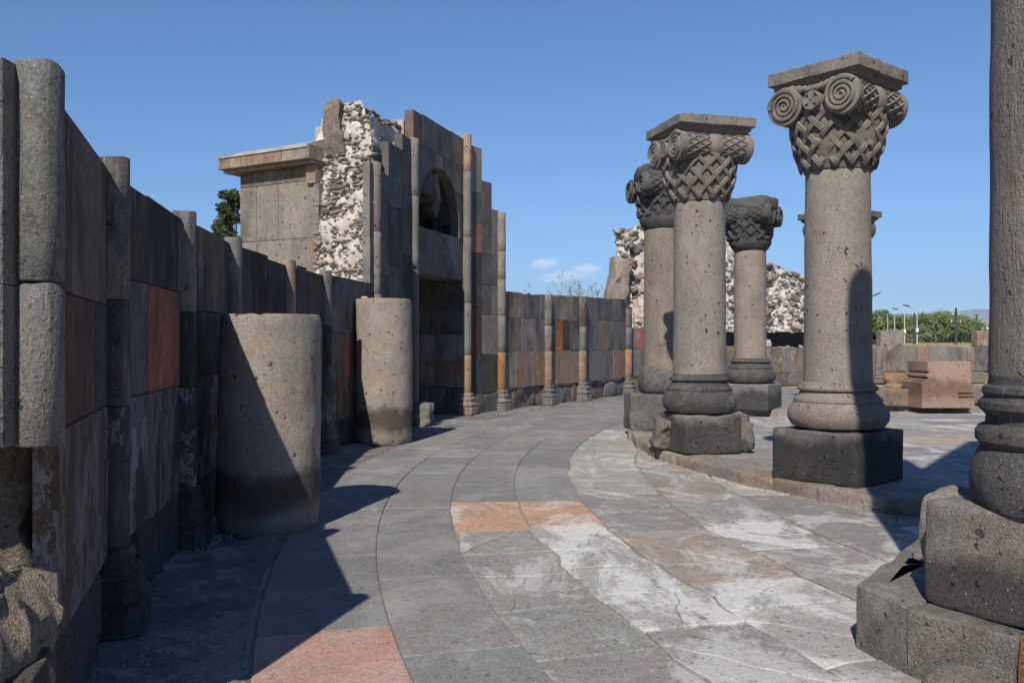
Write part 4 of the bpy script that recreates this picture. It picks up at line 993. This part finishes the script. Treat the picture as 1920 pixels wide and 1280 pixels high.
# masonry the tall column stands on
bs = thing('stone_footing', 'massive rough stone block under the tall column in the lower right corner', 'stone block', (2.6, 4.6, 0))
def blk(pts, z, col, name='footing_stone', amp=.012):
    """rough block with a polygonal plan"""
    V = []; F = []; N = 0; m = 8; O_ = []
    for a, b in zip(pts, pts[1:] + pts[:1]):
        A_, B_ = Vector(a), Vector(b); k = max(2, int((B_ - A_).length / .05))
        for i in range(k): O_.append(A_ + (B_ - A_) * i / k)
    cen = Vector((0, 0))
    for p in O_: cen += p
    cen /= len(O_); N = len(O_)
    lv = [(0, -.05), (0, z * .3), (0, z * .6), (.0, z * .9), (.004, z * .975), (.016, z), (.06, z + .001), (.22, z + .002)]
    for d_, zz in lv:
        for p in O_:
            e = cen - p; q = p + e.normalized() * d_; w_ = Vector((q.x, q.y, zz)); dd = noise.noise_vector(w_ * 5) * amp + noise.noise_vector(w_ * 14) * amp * .5; V.append(w_ + Vector((dd.x, dd.y, dd.z * .5)))
    for j in range(len(lv) - 1):
        for i in range(N): F.append((j * N + i, j * N + (i + 1) % N, (j + 1) * N + (i + 1) % N, (j + 1) * N + i))
    F.append(tuple(range((len(lv) - 1) * N, len(lv) * N))); mk(name, V, F, M_rough, bs, col, smooth=35)
blk([(1.81, 4.60), (1.895, 4.205), (2.36, 4.55), (2.85, 5.85), (2.72, 5.78)][:5], .325, (.20, .185, .165))
blk([(1.90, 4.195), (2.19, 3.80), (3.3, 4.3), (3.4, 5.9), (2.87, 5.84), (2.375, 4.54)], .315, (.185, .17, .15))
blk([(2.20, 3.79), (2.30, 3.55), (3.4, 3.6), (3.31, 4.28)], .325, (.30, .17, .075))
rock('footing_stone', (2.12, 3.82, .05), (.55, .26, .14), M_rough, bs, (.19, .175, .155), rotz=-.85, n=8, amp=.03, k=5, seed=90)
# reconstructed masonry pier standing out of frame to the right, whose shade crosses the platform
pr = thing('stone_pier', 'tall stepped masonry pier standing beside the right edge column, outside the photo', 'pier', (4.6, 3.6, 0))
for i in range(12):
    z0, z1 = i * .75, i * .75 + .75; x0 = 3.02 + max(0, (z0 - 5.6)) * .42
    Vv, Ff = prism(Vector((0, 3.55, 0)), Vector((1, 0, 0)), Vector((0, -1, 0)), [(x0, z0 + .003), (6.4, z0 + .003), (6.4, z1 - .003), (3.02 + max(0, (z1 - 5.6)) * .42, z1 - .003)], rng.uniform(-.01, .01), .9, .01); mk('stone_block', Vv, Ff, M_panel, pr, jc(LG, .1))

# ------------------------------------------------------------------ fallen stones
def blockthing(name, label, cat, c, dims, col, rotz, **k):
    o = rock(name, c, dims, M_rough, None, col, rotz=rotz, **k); tag(o, label, cat); return o
fb = thing('moulded_block', 'big orange moulded stone block lying on the far step, right of the large column', 'stone block', (8.85, 18.1, QZ))
V, F = [], []
prof = [(-.46, 0), (.60, 0), (.60, .17), (.585, .185), (.585, .22), (.57, .235), (.57, .34), (.54, .44), (.52, .95), (-.36, .95), (-.36, .76), (-.33, .74), (-.33, .70), (-.38, .68), (-.38, .64), (-.34, .62), (-.34, .59), (-.42, .57), (-.42, .54), (-.46, .52), (-.46, .47)]
ax = Vector((math.cos(.05), math.sin(.05), 0)); ay = Vector((-ax.y, ax.x, 0)); c = Vector((8.85, 17.85, QZ - .01)); n = len(prof)
for d_ in (-.02, 0, .8, .82):
    for s_, z in prof:
        e = .012 if d_ in (-.02, .82) else 0; p = c + ax * (s_ * (1 - e * 1.5)) + ay * (d_ + .15 * max(0, -s_)) + Vector((0, 0, z * (1 - e) + e * .4)); V.append(p + noise.noise_vector(p * 4) * .014)
for j in range(3):
    for i in range(n): F.append((j * n + i, j * n + (i + 1) % n, (j + 1) * n + (i + 1) % n, (j + 1) * n + i))
F.append(tuple(range(n - 1, -1, -1))); F.append(tuple(range(3 * n, 4 * n)))
mk('block_body', V, F, stone('fallen_block_tuff', mott=.3, grain=.5, pit=.6, speck=.3, bump=.015, damp=(.45, .80, (.50, .46, .45), .85)), fb, (.35, .25, .19), smooth=20)
ml = Bag()
for i in range(2): ml.add(*tube([c + ax * .25 + ay * -.03 + Vector((0, 0, .25 + .08 * i)), c + ax * .6 + ay * -.03 + Vector((0, 0, .25 + .08 * i))], .014, 5))
mk('moulding', ml.V, ml.F, M_rough, fb, (.30, .19, .13))
blockthing('fallen_slab', 'low flat brown stone slab beside the orange moulded block', 'stone slab', (7.95, 18.85, .42), (1.05, .9, .36), (.23, .18, .145), .1, n=10, amp=.02, k=30, seed=101)
blockthing('fallen_slab', 'small orange stone wedged against the orange moulded block', 'stone', (8.45, 18.75, .40), (.42, .6, .32), (.34, .22, .14), -.1, n=8, amp=.04, k=8, seed=102)
blockthing('loose_stone', 'flat broken orange chip lying on the low brown slab', 'stone', (8.35, 19.0, .63), (.42, .34, .12), (.35, .24, .15), .4, n=6, amp=.04, k=4, seed=103)
blockthing('boulder', 'dark rough boulder at the right end of the orange moulded block', 'boulder', (9.75, 18.6, .46), (.55, .6, .42), (.17, .155, .14), .3, n=8, amp=.08, k=4, seed=104)
blockthing('loose_stone', 'low orange stone lying before the far low wall', 'stone', (14.4, 32.6, .22), (1.1, .6, .45), (.32, .21, .13), .2, n=7, amp=.08, k=4, seed=105)
blockthing('loose_stone', 'rounded pale stone on the low wall between the two far columns', 'stone', (9.2, 31.9, 1.52), (.5, .4, .26), (.5, .47, .43), .2, n=7, amp=.06, k=3.5, seed=106)
blockthing('loose_stone', 'grey broken stone standing at the low wall beside the small far column', 'stone', (8.75, 31.3, 1.10), (.5, .5, .7), (.22, .19, .16), .5, n=7, amp=.08, k=4, seed=107)
# carved slabs standing on the bank behind the far low wall
def relief(loc, w, h, label, seed, col):
    o = rock('carved_stone', (loc[0], loc[1], loc[2] + h / 2), (w, .5, h), M_rough, None, col, n=9, amp=.02, k=40, seed=seed); tag(o, label, 'carved stone')
    b = Bag()
    for q in (-.33, .33):
        P = [Vector((loc[0] + q * w - .12 + .24 * i / 8, loc[1] - .27, loc[2] + .05 + .22 * math.sin(math.pi * i / 8))) for i in range(9)]; b.add(*tube(P, .035, 5))
    mk('carved_arch', b.V, b.F, M_rough, o, tuple(x * .6 for x in col), smooth=60)
relief((16.32, 37.8, 1.22), .98, .85, 'grey carved stone standing behind the low wall below the row of lamps', 121, (.27, .24, .215))
relief((20.5, 38.0, 1.22), .85, .85, 'pink carved stone behind the low wall, at the right by the tall column', 122, (.34, .24, .19))
# gravel and crumbs
gv = Bag()
def scatter(cx, cy, sx, sy, cnt, s0, s1, z):
    for _ in range(cnt):
        x, y = rng.gauss(cx, sx), rng.gauss(cy, sy); s = rng.uniform(s0, s1) ; a = rng.random() * 6.3
        q = [Vector((math.cos(a + k * 2.1) * s, math.sin(a + k * 2.1) * s * .8, 0)) for k in range(3)]; t_ = Vector((rng.uniform(-.3, .3) * s, rng.uniform(-.3, .3) * s, s * .9)); o = Vector((x, y, z))
        gv.add([o + q[0], o + q[1], o + q[2], o + t_], [(0, 1, 3), (1, 2, 3), (2, 0, 3)])
scatter(-2.48, 13.2, .14, .35, 1500, .006, .016, .0); scatter(-2.50, 6.9, .10, .22, 700, .004, .011, 0); scatter(-1.55, 4.0, .10, .25, 260, .003, .008, .0); scatter(-1.9, 5.4, .35, .8, 420, .003, .007, -.008)
scatter(-2.0, 18.0, .25, .5, 300, .01, .03, .0); scatter(-2.25, 7.2, .3, .12, 160, .005, .014, 0)
for p in kerb_line: scatter(p.x - .06, p.y, .06, .10, 26, .004, .014, .0)
for q_ in range(46): p = ring_pt(22.0 + rng.uniform(-.2, .25), -.30 + q_ * .024); scatter(p.x, p.y, .10, .16, 16, .004, .016, -.005)
for q_ in range(60): p = ring_pt(rng.choice(RINGS[1:7]), rng.uniform(-.3, .3)); scatter(p.x, p.y, .05, .20, 9, .002, .006, .002)
o = mk('gravel', gv.V, gv.F, M_rub, None, (.27, .255, .235), origin=(0, 0, 0)); o['kind'] = 'stuff'; o['label'] = 'loose pale gravel and crumbs around drums and kerb'

# ------------------------------------------------------------------ vegetation
def leaves(bag, c, rad, cnt, s, r2):
    for _ in range(cnt):
        d = Vector((r2.gauss(0, 1), r2.gauss(0, 1), r2.gauss(0, 1))).normalized() * (r2.random() ** .4)
        p = c + Vector((d.x * rad[0], d.y * rad[1], d.z * rad[2])); a = Vector((r2.gauss(0, 1), r2.gauss(0, 1), r2.gauss(0, 1))).normalized(); b = a.orthogonal().normalized()
        k = s * r2.uniform(.6, 1.4); bag.add([p - a * k, p + b * k * .5, p + a * k, p - b * k * .5], [(0, 1, 2, 3)])
def bush(name, label, cat, loc, w, h, mat, seed, leaf=.12, clumps=26, per=90, group=None, trunk=.35, cone=False):
    r2 = random.Random(seed); t = thing(name, label, cat, loc, group); L0 = Vector(loc); b = Bag(); tr = Bag()
    tips = []
    for i in range(clumps):
        f = r2.random(); a = r2.random() * 6.28
        zz = h * (trunk + (1 - trunk) * f); ww = w * (math.sin(math.pi * (.18 + .75 * f)) ** .8 if not cone else (1 - f) * .85 + .12) * math.sqrt(r2.random())
        c = L0 + Vector((math.cos(a) * ww, math.sin(a) * ww, zz)); k = w * r2.uniform(.20, .36)
        leaves(b, c, (k, k, k * r2.uniform(.6, 1.0) * (1.6 if cone else 1)), per, leaf, r2); tips.append(c)
    tr.add(*tube([L0 - Vector((0, 0, .1)), L0 + Vector((.04 * w, 0, h * .45)), L0 + Vector((0, .05, h * .85))], .07, 7, True, lambda f: (.06 + .02 * h) * (1 - .75 * f) * .6))
    for c in tips[::2]:
        m_ = L0 + Vector((0, 0, h * r2.uniform(.15, .5))); tr.add(*tube([m_, (m_ + c) / 2 + Vector((0, 0, .05 * h)), c], .03, 5, False, lambda f: .035 * (1 - .7 * f)))
    mk('trunk', tr.V, tr.F, M_bark, t, smooth=60); mk('crown', b.V, b.F, mat, t); return t
bush('tree', 'dark green tree rising behind the left corner of the stone porch', 'tree', (-7.45, 23.0, -.06), .62, 5.6, M_pine, 5, .055, 60, 130, trunk=.45, cone=False)
BL = ['bushy green tree in front of the far hills, nearest the lamp row', 'broad green bush in the middle of the far bushes', 'wide bright green tree in the far bushes, below the dark utility pole', 'paler green tree behind the far bushes, near the white house',
      'dense low green bush at the right end of the far bushes', 'olive tree rising behind the broad middle bush', 'green bush close behind the large right column', 'dark green tree seen between the lamp poles', 'green tree at the far left of the lamp row', 'low green shrub just left of the tallest lamp']
for i, (u, d, w, h, m_) in enumerate([(1700, 205, 4.6, 5.6, M_leaf), (1738, 200, 5.2, 6.0, M_leaf), (1768, 198, 5.4, 6.3, M_leaf_pale), (1806, 260, 6.0, 7.4, M_leaf_pale), (1806, 195, 4.8, 4.8, M_leaf), (1752, 290, 8.5, 8.4, M_leaf), (1636, 62, .85, 1.75, M_leaf), (1672, 230, 5.0, 7.0, M_leaf), (1650, 240, 5.0, 8.0, M_leaf), (1716, 190, 3.0, 3.4, M_leaf_pale)]):
    kind_ = 'tree' if ' tree ' in BL[i] else 'bush'; bush(kind_, BL[i], kind_, ((u - 960) / 1640 * d, d, 1.25), w, h, m_, 40 + i, .0012 * d + .05, 60, 110, 'far trees and bushes', trunk=.04)
# far belt of trees that reads as one mass
b = Bag(); r2 = random.Random(3)
for i in range(150):
    x = 70 + 260 * r2.random(); yy = 300 + 120 * r2.random(); h = r2.uniform(2.5, 6.5); leaves(b, Vector((x, yy, 1.2 + h * .5)), (h * .9, h * .7, h * .55), 45, .8, r2)
for i in range(90):
    x = -160 + 230 * r2.random(); yy = 330 + 120 * r2.random(); h = r2.uniform(2.5, 5); leaves(b, Vector((x, yy, 1.2 + h * .5)), (h * .9, h * .7, h * .55), 45, .8, r2)
o = mk('far_woodland', b.V, b.F, M_leaf, None, origin=(0, 350, 0)); o['kind'] = 'stuff'; o['label'] = 'distant belt of trees on the plain'
# bare shrub behind the right hand ring wall
def shrub(loc, h, seed, label):
    r2 = random.Random(seed); t = thing('bare_shrub', label, 'shrub', loc, 'bare shrubs behind the wall'); tw = Bag(); lf = Bag(); L0 = Vector(loc)
    def grow(p, d, L, r, k):
        q = p + d * L; m_ = (p + q) / 2 + Vector((r2.gauss(0, .04), r2.gauss(0, .04), 0)) * L; tw.add(*tube([p, m_, q], r * 1.7, 4, False, lambda f: r * (1 - .4 * f)))
        if k == 0:
            leaves(lf, q, (.09, .09, .10), 5, .035, r2); return
        for _ in range(r2.choice((2, 3))): grow(p.lerp(q, r2.uniform(.45, 1)), (d + Vector((r2.gauss(0, .4), r2.gauss(0, .3), r2.uniform(-.05, .4)))).normalized(), L * r2.uniform(.55, .8), r * .62, k - 1)
    for _ in range(5): grow(L0, Vector((r2.gauss(0, .35), r2.gauss(0, .2), 1)).normalized(), h * .42, .022, 3)
    mk('branches', tw.V, tw.F, M_twig, t); mk('dry_leaves', lf.V, lf.F, M_leaf_pale, t)
shrub((1.35, 28.5, .2), 3.75, 3, 'leftmost bare shrub showing over the sunlit wall, with a few leaves'); shrub((2.0, 28.8, .2), 3.95, 4, 'tallest bare shrub, in the middle of those over the sunlit wall'); shrub((2.75, 28.6, .2), 3.7, 5, 'bare shrub over the sunlit wall nearest the white rubble')
# dry grass on the bank
b = Bag(); r2 = random.Random(8)
for _ in range(5200):
    x, yy = r2.uniform(14, 36), r2.uniform(38, 62); hh = r2.uniform(.06, .2); a = r2.random() * 6.28; w_ = Vector((math.cos(a), math.sin(a), 0)) * .012; p = Vector((x, yy, gz(x, yy))); b.add([p - w_, p + w_, p + Vector((r2.gauss(0, .05), r2.gauss(0, .05), hh))], [(0, 1, 2)])
o = mk('dry_grass', b.V, b.F, M_grass, None, origin=(25, 50, 1.3)); o['kind'] = 'stuff'; o['label'] = 'dry yellow grass on the bank behind the low wall'

# ------------------------------------------------------------------ lamps, poles, houses
def lamp(u, d, h, arm, label, base=1.3):
    x = (u - 960) / 1640 * d; t = thing('street_lamp', label, 'street lamp', (x, d, base), 'street lamps along the far road'); O_ = Vector((x, d, base))
    V, F = tube([O_, O_ + Vector((0, 0, h))], .09, 10, True, lambda f: .075 - .025 * f); mk('pole', V, F, M_metal, t, smooth=60)
    V, F = tube([O_ + Vector((0, 0, h * .985)), O_ + Vector((-arm * .35, -.1, h + .25)), O_ + Vector((-arm, -.2, h + .55))], .045, 7); ar_ = mk('arm', V, F, M_metal, t, smooth=60)
    V, F = rockmesh(.42, .15, .07, n=4, amp=0, k=4); M = Matrix.Rotation(.22, 3, 'Y'); mk('lamp_head', [M @ q + O_ + Vector((-arm - .3, -.2, h + .62)) for q in V], F, M_dark, ar_, smooth=60)
    V, F = rockmesh(.14, .16, .24, n=3, amp=0, k=8); mk('meter_box', [q + O_ + Vector((-.05, -.12, h * .42)) for q in V], F, M_white, t)
for i, (u, d, h, arm) in enumerate([(1719.5, 100, 3.75, 1.0), (1696, 112, 3.85, 1.0), (1677.5, 126, 4.0, .95), (1664.5, 140, 4.3, .3), (1653.5, 155, 4.3, .9), (1645, 170, 4.4, .9), (1637, 190, 4.4, .9)]):
    lamp(u, d, h, arm, ['nearest and tallest street lamp in the row, furthest right', 'second street lamp from the right in the row', 'third street lamp from the right in the row', 'middle street lamp of the row with a short arm', 'fifth street lamp from the right in the row', 'sixth street lamp from the right in the row', 'last and smallest street lamp, close to the large column'][i])
x = (1600 - 960) / 1640 * 60; t = thing('street_lamp', 'near street lamp hidden by the large column, only its arm and head showing', 'street lamp', (x, 60, 1.3), 'street lamps along the far road'); O_ = Vector((x, 60, 1.3))
V, F = tube([O_, O_ + Vector((0, 0, 2.8))], .07, 8); mk('pole', V, F, M_metal, t, smooth=60)
V, F = tube([O_ + Vector((0, 0, 2.78)), O_ + Vector((1.2, 0, 3.35)), O_ + Vector((1.42, 0, 3.45))], .035, 6); q_ = mk('arm', V, F, M_dark, t, smooth=60)
V, F = rockmesh(.26, .09, .05, n=4, amp=0, k=4); M = Matrix.Rotation(-.4, 3, 'Y'); mk('lamp_head', [M @ q + O_ + Vector((1.62, 0, 3.54)) for q in V], F, M_dark, q_, smooth=60)
def upole(u, d, h, label, arms):
    x = (u - 960) / 1640 * d; t = thing('utility_pole', label, 'utility pole', (x, d, 1.3)); O_ = Vector((x, d, 1.3))
    V, F = tube([O_, O_ + Vector((0, 0, h))], .12, 8, True, lambda f: .16 - .05 * f); mk('pole', V, F, M_dark, t, smooth=60)
    for z, w in arms:
        V, F = tube([O_ + Vector((-w, 0, h * z)), O_ + Vector((w, 0, h * z))], .05, 6); cr = mk('crossarm', V, F, M_dark, t)
        for s_ in (-1, 1): V, F = tube([O_ + Vector((s_ * w * .9, 0, h * z)), O_ + Vector((s_ * w * .9, 0, h * z + .25))], .05, 6); mk('insulator', V, F, M_white, cr)
upole(1792.5, 90, 3.75, 'dark wooden utility pole rising above the far bushes', [(.80, .35), (.60, .5)])
upole(1831, 150, 5.0, 'thin far utility pole with crossarms beside the white house', [(.96, .9), (.85, .7)])
upole(1714.5, 104, 3.7, 'dark pole close beside the nearest street lamp', [(.95, .2)])
def house(x, y, w, d, h, rot, label, roofc):
    t = thing('house', label, 'house', (x, y, 1.3)); M = Matrix.Rotation(rot, 3, 'Z'); O_ = Vector((x, y, 1.3))
    bx = [Vector((sx * w / 2, sy * d / 2, z)) for z in (0, h) for sx, sy in ((-1, -1), (1, -1), (1, 1), (-1, 1))]
    mk('wall', [M @ q + O_ for q in bx], [(0, 1, 5, 4), (1, 2, 6, 5), (2, 3, 7, 6), (3, 0, 4, 7)], M_white, t)
    e = .35; rf = [Vector((-w / 2 - e, -d / 2 - e, h - .05)), Vector((w / 2 + e, -d / 2 - e, h - .05)), Vector((w / 2 + e, d / 2 + e, h - .05)), Vector((-w / 2 - e, d / 2 + e, h - .05)), Vector((-w / 2 - e, 0, h + d * .24)), Vector((w / 2 + e, 0, h + d * .24))]
    mk('roof', [M @ q + O_ for q in rf], [(0, 1, 5, 4), (2, 3, 4, 5), (1, 2, 5), (3, 0, 4), (3, 2, 1, 0)], roofc, t)
    for k in (-.28, .1, .32):
        V, F = prism(O_ + M @ Vector((k * w, -d / 2, 0)), M @ Vector((1, 0, 0)), M @ Vector((0, -1, 0)), rect(-.45, .45, 1.0, 2.2), .02, .1, 0); mk('window', V, F, M_glassy, t)
house(162, 300, 10, 8, 5.6, .2, 'far white house with a pitched roof at the right behind the bushes', M_tin)
house(190, 345, 12, 8, 6.2, -.2, 'second far white house, beyond the first one at the right', M_tin)
house(106, 400, 10, 7, 6.4, .1, 'tiny far pale house behind the lamp row', M_tin)

# ------------------------------------------------------------------ hills and air
def hills(name, x0, x1, y, hfun, depth, seed, n=140, m=14):
    V = []; F = []
    for i in range(n + 1):
        for j in range(m + 1):
            x = x0 + (x1 - x0) * i / n; f = j / m; prof = math.sin(min(1, f * 1.0) * math.pi) ** .9; h = hfun(x) * prof
            yy = y + (f - .5) * depth; k = noise.fractal(Vector((x / 700, yy / 700, seed)), .9, 2.1, 6); V.append((x, yy, h * (1 + .22 * k) - 5))
    for i in range(n):
        for j in range(m): q = i * (m + 1) + j; F.append((q, q + m + 1, q + m + 2, q + 1))
    structure(mk(name, V, F, M_hill, None, smooth=60, origin=(0, y, 0)))
hills('hills', -3500, 6500, 4600, lambda x: 125 + 45 * noise.noise(Vector((x / 1500, 1, 0))) + 45 * min(1, max(0, (x - 1000) / 1500)), 1800, 1)
hills('mountains', -5000, 5500, 6700, lambda x: 150 + 190 * math.exp(-((x - 50) / 620) ** 2) + 40 * noise.noise(Vector((x / 900, 5, 0))), 1700, 7)
HZ = True
if HZ:
    hb = [(-6000, -2500, -8), (7000, -2500, -8), (7000, 7800, -8), (-6000, 7800, -8)]
    V = [Vector(p) for p in hb] + [Vector((p[0], p[1], 520)) for p in hb]
    Bz = NB('haze_air'); Bz.t.nodes.clear(); o_ = Bz.n('ShaderNodeOutputMaterial'); pv = Bz.n('ShaderNodeVolumePrincipled'); pv.inputs['Color'].default_value = (.40, .62, .90, 1); pv.inputs['Density'].default_value = 0.00016
    pv.inputs['Anisotropy'].default_value = -0.3; Bz.l(pv.outputs[0], o_.inputs['Volume'])
    o = mk('haze', V, [(3, 2, 1, 0), (4, 5, 6, 7), (0, 1, 5, 4), (1, 2, 6, 5), (2, 3, 7, 6), (3, 0, 4, 7)], Bz.m, None, origin=(0, 0, 0)); o['kind'] = 'stuff'; o['label'] = 'thin blue haze'
print('slabs', nslab, 'objects', len(bpy.data.objects))
